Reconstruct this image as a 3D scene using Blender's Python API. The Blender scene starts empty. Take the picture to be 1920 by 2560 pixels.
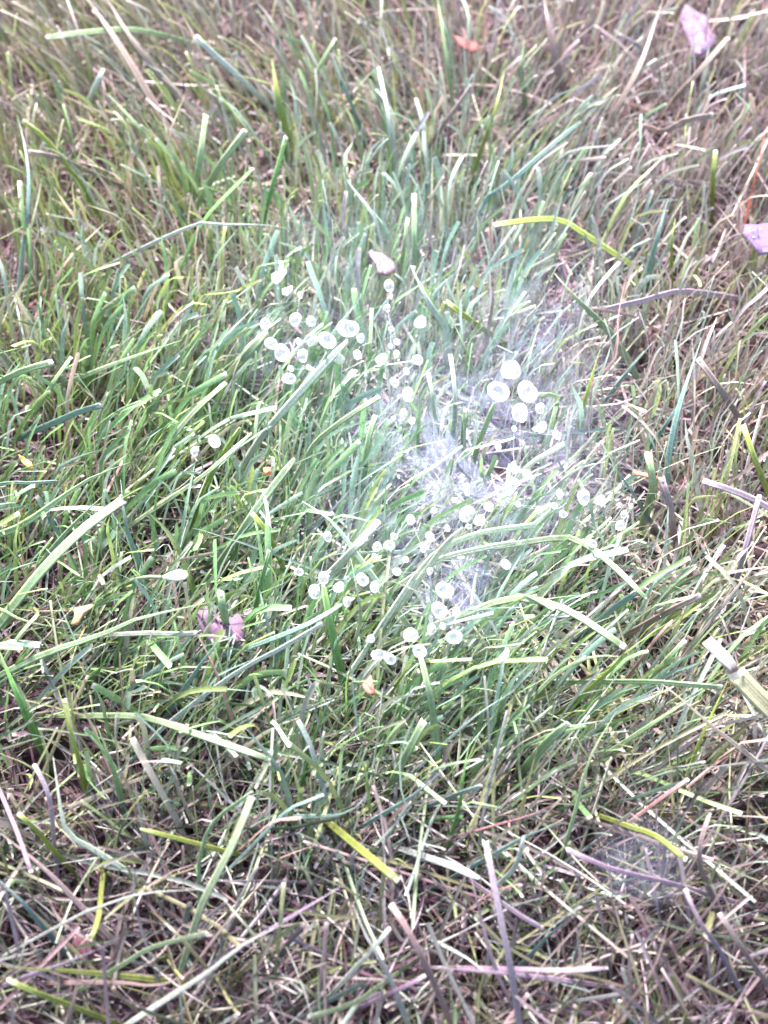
import bpy, math, random
import numpy as np
from mathutils import Vector, noise as mnoise

random.seed(7)
rng = np.random.default_rng(7)
sc = bpy.context.scene
COL = sc.collection

# ------------------------------------------------------------------ camera
PITCH = math.radians(39.0)            # off the vertical
DIST = 0.51
AIM = np.array([0.0, 0.0, 0.028])
VFOV = math.radians(32.0)
CAM = AIM + DIST * np.array([0.0, -math.sin(PITCH), math.cos(PITCH)])
cam_d = bpy.data.cameras.new("camera")
cam = bpy.data.objects.new("camera", cam_d)
COL.objects.link(cam)
cam.location = CAM
cam.rotation_euler = (PITCH, 0, 0)
cam_d.sensor_fit = 'VERTICAL'
cam_d.angle = VFOV
cam_d.clip_start = 0.01
cam_d.clip_end = 100
cam_d.dof.use_dof = True
cam_d.dof.focus_distance = DIST - 0.008
cam_d.dof.aperture_fstop = 9.5
sc.camera = cam

# ------------------------------------------------------------------ light
SUN_EL, SUN_AZ = math.radians(52), math.radians(-20)   # soft overcast, from behind-left of the lens
world = bpy.data.worlds.new("World")
sc.world = world
world.use_nodes = True
wn = world.node_tree.nodes
wn.clear()
sky = wn.new('ShaderNodeTexSky'); sky.sky_type = 'NISHITA'; sky.sun_disc = False
sky.sun_elevation = SUN_EL; sky.sun_rotation = SUN_AZ
sky.air_density = 1.0; sky.dust_density = 4.0; sky.ozone_density = 1.2
bg = wn.new('ShaderNodeBackground'); bg.inputs['Strength'].default_value = 0.105
wo = wn.new('ShaderNodeOutputWorld')
world.node_tree.links.new(sky.outputs[0], bg.inputs['Color'])
world.node_tree.links.new(bg.outputs[0], wo.inputs['Surface'])
sun_d = bpy.data.lights.new("sun", 'SUN'); sun_d.energy = 3.2; sun_d.angle = math.radians(12)
sun_d.color = (1.0, 0.89, 0.96)
sun = bpy.data.objects.new("sun", sun_d); COL.objects.link(sun)
sd = Vector((math.sin(SUN_AZ) * math.cos(SUN_EL), math.cos(SUN_AZ) * math.cos(SUN_EL), math.sin(SUN_EL)))
sun.rotation_euler = sd.to_track_quat('Z', 'Y').to_euler()
vs = sc.view_settings
vs.view_transform = 'Standard'; vs.look = 'None'; vs.gamma = 1.0; vs.use_curve_mapping = False
vs.exposure = 2.74
cy = sc.cycles
cy.max_bounces = 10; cy.diffuse_bounces = 4; cy.glossy_bounces = 4; cy.transmission_bounces = 10; cy.transparent_max_bounces = 12
cy.use_denoising = True

# ------------------------------------------------------------------ projection helpers
IW, IH = 1920.0, 2560.0
F_PX = (IH / 2) / math.tan(VFOV / 2)
RIGHT = np.array([1.0, 0, 0])
UP = np.array([0, math.cos(PITCH), math.sin(PITCH)])
FWD = np.array([0, math.sin(PITCH), -math.cos(PITCH)])

def ray(x, y):
    d = FWD + RIGHT * (x - IW / 2) / F_PX + UP * (IH / 2 - y) / F_PX
    return d

def at(x, y, z):
    d = ray(x, y)
    return CAM + d * ((z - CAM[2]) / d[2])

def px_size(p):                        # metres per photo pixel at world point p
    return float(np.dot(p - CAM, FWD)) / F_PX

def ground_px(X, Y, z=0.02):           # vectorised world -> photo pixel
    rel = np.stack([X - CAM[0], Y - CAM[1], np.full_like(X, z) - CAM[2]], -1)
    dep = rel @ FWD
    return IW / 2 + (rel @ RIGHT) / dep * F_PX, IH / 2 - (rel @ UP) / dep * F_PX

# ------------------------------------------------------------------ materials
def new_mat(name):
    m = bpy.data.materials.new(name); m.use_nodes = True
    m.node_tree.nodes.clear()
    return m, m.node_tree.nodes, m.node_tree.links

def blade_material(name, rough=0.35, veins=True, trans=0.3, spec=0.5):
    m, n, l = new_mat(name)
    out = n.new('ShaderNodeOutputMaterial')
    a = n.new('ShaderNodeAttribute'); a.attribute_name = 'Col'
    tc = n.new('ShaderNodeTexCoord')
    nz = n.new('ShaderNodeTexNoise'); nz.inputs['Scale'].default_value = 1500; nz.inputs['Detail'].default_value = 4
    l.new(tc.outputs['Object'], nz.inputs['Vector'])
    mr = n.new('ShaderNodeMapRange'); mr.inputs['From Min'].default_value = .3; mr.inputs['From Max'].default_value = .7
    mr.inputs['To Min'].default_value = .78; mr.inputs['To Max'].default_value = 1.22
    l.new(nz.outputs['Fac'], mr.inputs['Value'])
    mul = n.new('ShaderNodeVectorMath'); mul.operation = 'SCALE'
    l.new(a.outputs['Color'], mul.inputs[0]); l.new(mr.outputs[0], mul.inputs['Scale'])
    p = n.new('ShaderNodeBsdfPrincipled')
    p.inputs['Roughness'].default_value = rough
    p.inputs['Specular IOR Level'].default_value = spec
    l.new(mul.outputs[0], p.inputs['Base Color'])
    if veins:
        uv = n.new('ShaderNodeUVMap'); uv.uv_map = 'UVMap'
        sep = n.new('ShaderNodeSeparateXYZ'); l.new(uv.outputs[0], sep.inputs[0])
        m1 = n.new('ShaderNodeMath'); m1.operation = 'MULTIPLY'; m1.inputs[1].default_value = 44
        l.new(sep.outputs[0], m1.inputs[0])
        sn = n.new('ShaderNodeMath'); sn.operation = 'SINE'; l.new(m1.outputs[0], sn.inputs[0])
        ad = n.new('ShaderNodeMath'); ad.operation = 'ADD'; l.new(sn.outputs[0], ad.inputs[0]); l.new(nz.outputs['Fac'], ad.inputs[1])
        bp = n.new('ShaderNodeBump'); bp.inputs['Strength'].default_value = .35; bp.inputs['Distance'].default_value = .0001
        l.new(ad.outputs[0], bp.inputs['Height']); l.new(bp.outputs[0], p.inputs['Normal'])
    t = n.new('ShaderNodeBsdfTranslucent'); l.new(mul.outputs[0], t.inputs['Color'])
    mx = n.new('ShaderNodeMixShader'); mx.inputs[0].default_value = trans
    l.new(p.outputs[0], mx.inputs[1]); l.new(t.outputs[0], mx.inputs[2])
    l.new(mx.outputs[0], out.inputs['Surface'])
    return m

M_BLADE = blade_material('blade')
M_BLADE_LEAF = blade_material('leaf', rough=0.4, veins=False, trans=.3)
M_BULK = blade_material('lawn_blades', rough=0.38, veins=False, trans=0.28)
M_DRY = blade_material('dry_litter', rough=0.7, veins=False, trans=0.15, spec=0.25)

def soil_material():
    m, n, l = new_mat('soil')
    out = n.new('ShaderNodeOutputMaterial')
    tc = n.new('ShaderNodeTexCoord')
    nz = n.new('ShaderNodeTexNoise'); nz.inputs['Scale'].default_value = 160; nz.inputs['Detail'].default_value = 6
    l.new(tc.outputs['Object'], nz.inputs['Vector'])
    cr = n.new('ShaderNodeValToRGB')
    e = cr.color_ramp.elements
    e[0].position = .35; e[0].color = (.014, .005, .009, 1)
    e[1].position = .7; e[1].color = (.055, .024, .034, 1)
    l.new(nz.outputs['Fac'], cr.inputs[0])
    # from about a metre out the closed turf is seen as one green-brown surface
    ln = n.new('ShaderNodeVectorMath'); ln.operation = 'LENGTH'; l.new(tc.outputs['Object'], ln.inputs[0])
    mr = n.new('ShaderNodeMapRange'); mr.inputs['From Min'].default_value = .35; mr.inputs['From Max'].default_value = .8
    l.new(ln.outputs['Value'], mr.inputs['Value'])
    mx = n.new('ShaderNodeMix'); mx.data_type = 'RGBA'
    l.new(mr.outputs[0], mx.inputs['Factor']); l.new(cr.outputs[0], mx.inputs['A']); mx.inputs['B'].default_value = (.09, .095, .06, 1)
    p = n.new('ShaderNodeBsdfPrincipled'); p.inputs['Roughness'].default_value = .85
    l.new(mx.outputs['Result'], p.inputs['Base Color'])
    bp = n.new('ShaderNodeBump'); bp.inputs['Distance'].default_value = .001; bp.inputs['Strength'].default_value = .8
    l.new(nz.outputs['Fac'], bp.inputs['Height']); l.new(bp.outputs[0], p.inputs['Normal'])
    l.new(p.outputs[0], out.inputs['Surface'])
    return m

def water_material(name, rim_light, clear):
    """dew: clear water with a white ring of refracted sky light painted on it"""
    m, n, l = new_mat(name)
    out = n.new('ShaderNodeOutputMaterial')
    g = n.new('ShaderNodeBsdfGlass'); g.inputs['IOR'].default_value = 1.95; g.inputs['Roughness'].default_value = 0.02
    d = n.new('ShaderNodeBsdfDiffuse'); d.inputs['Color'].default_value = (.9, .88, .92, 1)
    t = n.new('ShaderNodeBsdfTranslucent'); t.inputs['Color'].default_value = (.9, .88, .92, 1)
    dt = n.new('ShaderNodeMixShader'); dt.inputs[0].default_value = .5
    l.new(d.outputs[0], dt.inputs[1]); l.new(t.outputs[0], dt.inputs[2])
    mx = n.new('ShaderNodeMixShader')
    # bright ring of bent sky light painted white on the flanks, poles clear
    tc = n.new('ShaderNodeTexCoord')
    nm = n.new('ShaderNodeVectorMath'); nm.operation = 'NORMALIZE'; l.new(tc.outputs['Object'], nm.inputs[0])
    dt2 = n.new('ShaderNodeVectorMath'); dt2.operation = 'DOT_PRODUCT'; dt2.inputs[1].default_value = (0.05, -.52, .85)
    l.new(nm.outputs[0], dt2.inputs[0])
    ab = n.new('ShaderNodeMath'); ab.operation = 'ABSOLUTE'; l.new(dt2.outputs['Value'], ab.inputs[0])
    mr = n.new('ShaderNodeMapRange'); mr.interpolation_type = 'SMOOTHSTEP'
    mr.inputs['From Min'].default_value = .62; mr.inputs['From Max'].default_value = .97
    mr.inputs['To Min'].default_value = rim_light; mr.inputs['To Max'].default_value = clear
    l.new(ab.outputs[0], mr.inputs['Value']); l.new(mr.outputs[0], mx.inputs[0])
    l.new(g.outputs[0], mx.inputs[1]); l.new(dt.outputs[0], mx.inputs[2])
    l.new(mx.outputs[0], out.inputs['Surface'])
    return m
M_WATER = water_material("dew", .40, .05)
M_DROP_SMALL = water_material('mist', .8, .8)

def silk_thread_material():
    m, n, l = new_mat('silk')
    out = n.new('ShaderNodeOutputMaterial')
    p = n.new('ShaderNodeBsdfPrincipled'); p.inputs['Base Color'].default_value = (.80, .82, .90, 1); p.inputs['Roughness'].default_value = .35
    t = n.new('ShaderNodeBsdfTranslucent'); t.inputs['Color'].default_value = (.82, .84, .92, 1)
    mx = n.new('ShaderNodeMixShader'); mx.inputs[0].default_value = .45
    l.new(p.outputs[0], mx.inputs[1]); l.new(t.outputs[0], mx.inputs[2]); l.new(mx.outputs[0], out.inputs['Surface'])
    return m
M_SILK = silk_thread_material()

def silk_sheet_material():
    m, n, l = new_mat('silk_sheet')
    out = n.new('ShaderNodeOutputMaterial')
    a = n.new('ShaderNodeAttribute'); a.attribute_name = 'Col'
    sep = n.new('ShaderNodeSeparateColor'); l.new(a.outputs['Color'], sep.inputs[0])
    tc = n.new('ShaderNodeTexCoord')
    nz = n.new('ShaderNodeTexNoise'); nz.inputs['Scale'].default_value = 90; nz.inputs['Detail'].default_value = 5; nz.inputs['Distortion'].default_value = 1.2
    l.new(tc.outputs['Object'], nz.inputs['Vector'])
    mp = n.new('ShaderNodeMapping'); mp.inputs['Rotation'].default_value = (0, 0, .5); mp.inputs['Scale'].default_value = (1500, 250, 400)
    l.new(tc.outputs['Object'], mp.inputs['Vector'])
    n2 = n.new('ShaderNodeTexNoise'); n2.inputs['Scale'].default_value = 1; n2.inputs['Detail'].default_value = 3
    l.new(mp.outputs[0], n2.inputs['Vector'])
    r1 = n.new('ShaderNodeMapRange'); r1.inputs['From Min'].default_value = .38; r1.inputs['From Max'].default_value = .66; r1.inputs['To Min'].default_value = .35
    l.new(nz.outputs['Fac'], r1.inputs['Value'])
    r2 = n.new('ShaderNodeMapRange'); r2.inputs['From Min'].default_value = .4; r2.inputs['From Max'].default_value = .62; r2.inputs['To Min'].default_value = .7
    l.new(n2.outputs['Fac'], r2.inputs['Value'])
    k1 = n.new('ShaderNodeMath'); k1.operation = 'MULTIPLY'; l.new(r1.outputs[0], k1.inputs[0]); l.new(r2.outputs[0], k1.inputs[1])
    k2 = n.new('ShaderNodeMath'); k2.operation = 'MULTIPLY'; l.new(k1.outputs[0], k2.inputs[0]); l.new(sep.outputs[0], k2.inputs[1])
    tr = n.new('ShaderNodeBsdfTransparent')
    d = n.new('ShaderNodeBsdfDiffuse'); d.inputs['Color'].default_value = (.60, .65, .92, 1)
    t = n.new('ShaderNodeBsdfTranslucent'); t.inputs['Color'].default_value = (.60, .65, .92, 1)
    mm = n.new('ShaderNodeMixShader'); mm.inputs[0].default_value = .4
    l.new(d.outputs[0], mm.inputs[1]); l.new(t.outputs[0], mm.inputs[2])
    mx = n.new('ShaderNodeMixShader'); l.new(k2.outputs[0], mx.inputs[0]); l.new(tr.outputs[0], mx.inputs[1]); l.new(mm.outputs[0], mx.inputs[2])
    l.new(mx.outputs[0], out.inputs['Surface'])
    return m
M_SHEET = silk_sheet_material()

# ------------------------------------------------------------------ mesh helpers
def mesh_from(name, V, F, cols=None, mat=None, smooth=True, uv=None):
    """V (n,3), F (m,4) quads (a repeated last index makes a triangle), cols (n,3)."""
    me = bpy.data.meshes.new(name)
    V = np.asarray(V, np.float32); F = np.asarray(F, np.int32)
    if len(F) and F.shape[1] == 4 and np.any(F[:, 2] == F[:, 3]):
        me.from_pydata(V.tolist(), [], [tuple(f[:3]) if f[2] == f[3] else tuple(f) for f in F.tolist()])
    else:
        k = F.shape[1]
        me.vertices.add(len(V)); me.vertices.foreach_set('co', V.ravel())
        me.loops.add(F.size); me.loops.foreach_set('vertex_index', F.ravel())
        me.polygons.add(len(F)); me.polygons.foreach_set('loop_start', np.arange(0, F.size, k, dtype=np.int32))
        me.update(calc_edges=True)
    if cols is not None:
        ca = me.color_attributes.new('Col', 'FLOAT_COLOR', 'POINT')
        c4 = np.ones((len(V), 4), np.float32); c4[:, :3] = cols
        ca.data.foreach_set('color', c4.ravel())
    if uv is not None:
        ul = me.uv_layers.new(name='UVMap')
        li = np.empty(len(me.loops), np.int32); me.loops.foreach_get('vertex_index', li)
        ul.data.foreach_set('uv', np.asarray(uv, np.float32)[li].ravel())
    if mat: me.materials.append(mat)
    if smooth: me.polygons.foreach_set('use_smooth', np.ones(len(me.polygons), bool))
    me.update(); me.validate()
    return me

def link(name, me, parent=None, loc=None):
    o = bpy.data.objects.new(name, me); COL.objects.link(o)
    if loc is not None: o.location = loc
    if parent: o.parent = parent
    return o

def tag(o, label=None, cat=None, group=None, kind=None):
    if label: o['label'] = label
    if cat: o['category'] = cat
    if group: o['group'] = group
    if kind: o['kind'] = kind
    return o

def norm(v): return v / np.maximum(np.linalg.norm(v, axis=-1, keepdims=True), 1e-12)

def ribbons(P, W, side0, fold=0.18):
    """P (N,S,3) centre lines, W (N,S) widths, side0 (N,3). V-folded strips, 3 verts across."""
    N, S, _ = P.shape
    T = norm(np.gradient(P, axis=1))
    s = side0[:, None, :] - T * np.sum(side0[:, None, :] * T, -1, keepdims=True)
    s = norm(s); nn = np.cross(T, s)
    hw = (W / 2)[..., None]
    L = P - s * hw; R = P + s * hw; M = P - nn * hw * 2 * fold
    V = np.stack([L, M, R], 2).reshape(-1, 3)
    base = (np.arange(N)[:, None] * S + np.arange(S - 1)[None, :]) * 3
    b = base.reshape(-1, 1)
    F = np.concatenate([b + np.array([0, 1, 4, 3]), b + np.array([1, 2, 5, 4])], 0)
    return V, F

# ------------------------------------------------------------------ colours (albedo)
PAL = {
    'G': (.112, .230, .068), 'Y': (.215, .275, .060), 'B': (.180, .278, .228), 'O': (.255, .208, .172),  # O and M tinted pink: edge colour cast put into the blades
    'S': (.380, .220, .200), 'R': (.480, .140, .080), 'W': (.370, .430, .350), 'M': (.268, .222, .246),
    'L': (.430, .500, .370),
    'P': (.215, .300, .155), 'D': (.085, .040, .060),
}

# fields over the picture's ground: (px, py, lean_x, lean_y, spread, weights of G Y B O S W M D)
FIELD = [
    (150, 150, -.50, .28, .38, .06, .26, .03, .38, .07, .04, .16, .02),
    (800, 150, -.30, .25, .35, .05, .20, .04, .36, .08, .08, .20, .02),
    (1600, 250, .25, .15, .45, .02, .08, .05, .36, .12, .10, .30, .02),
    (200, 500, -.30, .20, .38, .12, .42, .05, .28, .04, .04, .05, .02),
    (600, 550, -.05, .20, .35, .20, .26, .12, .20, .04, .10, .08, .00),
    (1000, 600, .02, .20, .25, .20, .10, .28, .12, .03, .18, .10, .00),
    (1450, 650, .30, .15, .35, .06, .08, .22, .22, .05, .16, .22, .01),
    (1800, 900, .15, .10, .50, .05, .14, .08, .40, .12, .06, .15, .02),
    (200, 1050, .25, .00, .55, .40, .22, .18, .08, .03, .05, .03, .01),
    (600, 1050, .35, .10, .35, .40, .18, .24, .04, .01, .10, .02, .00),
    (950, 1050, .18, .15, .25, .30, .10, .34, .06, .00, .16, .04, .00),
    (1250, 1100, .20, .15, .25, .08, .03, .34, .08, .02, .22, .22, .00),
    (1650, 1300, .20, .00, .55, .12, .12, .20, .26, .07, .08, .15, .00),
    (250, 1550, .60, .00, .70, .42, .18, .22, .08, .03, .04, .02, .01),
    (650, 1500, .30, .10, .40, .42, .16, .28, .04, .01, .08, .01, .00),
    (1000, 1500, .35, .25, .25, .38, .14, .34, .03, .00, .10, .01, .00),
    (1400, 1600, .85, .25, .30, .40, .20, .24, .08, .01, .06, .01, .00),
    (1800, 1800, .45, .00, .70, .08, .18, .12, .38, .08, .05, .11, .00),
    (300, 1950, .20, -.10, .90, .20, .16, .18, .20, .07, .04, .12, .03),
    (950, 1850, .30, .15, .45, .36, .16, .28, .08, .02, .06, .04, .00),
    (1400, 1900, .60, .10, .60, .28, .16, .22, .16, .04, .06, .08, .00),
    (300, 2400, .20, -.10, 1.1, .12, .22, .12, .24, .06, .05, .18, .03),
    (1000, 2350, .00, -.10, 1.1, .12, .18, .14, .24, .06, .05, .20, .03),
    (1650, 2300, .10, -.10, 1.1, .08, .20, .10, .26, .06, .07, .22, .03),
]
FA = np.array(FIELD)
def field(px, py):
    d2 = (px[:, None] - FA[None, :, 0]) ** 2 + (py[:, None] - FA[None, :, 1]) ** 2
    w = np.exp(-d2 / (2 * 210.0 ** 2)) + 1e-6 / (1 + d2 / 1e5)
    w /= w.sum(1, keepdims=True)
    return w @ FA[:, 2:]
KEYS = ['G', 'Y', 'B', 'O', 'S', 'W', 'M', 'D']
PALA = np.array([PAL[k] for k in KEYS])

def pick_cols(wts, n):
    c = np.cumsum(wts / wts.sum(1, keepdims=True), 1)
    r = rng.random(n)[:, None]
    idx = np.minimum((r > c).sum(1), len(KEYS) - 1)
    # every blade mixes its own kind with the mean of its neighbourhood
    mean = (wts / wts.sum(1, keepdims=True)) @ PALA
    col = PALA[idx] * .62 + mean * .38
    return col * rng.uniform(.72, 1.28, (n, 1)) * rng.uniform(.94, 1.06, (n, 3)), idx

X0, X1, Y0, Y1 = -.24, .24, -.22, .42

# ------------------------------------------------------------------ traced single blades
# crop key -> origin and scale of the enlargement in which the points were read off
CR = {'A': (0, 0, 2.37), 'B': (650, 0, 2.552), 'C': (1250, 0, 2.476), 'D': (0, 600, 2.37), 'E': (0, 1250, 2.37),
      'F': (0, 1900, 2.37), 'G': (650, 1700, 2.552), 'H': (1250, 1600, 2.304), 'I': (1320, 650, 2.765),
      'J': (1320, 1150, 2.765), 'K': (600, 400, 2.765), 'L': (450, 1000, 2.765), 'M': (600, 1400, 2.765),
      'N': (1050, 700, 2.765), 'O': (1150, 1150, 3.016), 'P': (700, 1200, 3.016), 'Q': (550, 700, 3.016),
      'R': (950, 950, 4.1475)}
def pts(key, s):
    ox, oy, k = CR[key]
    out = []
    for w in s.split():
        x, y = w.split(',')
        out.append((ox + float(x) / k, oy + float(y) / k))
    return out

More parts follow.
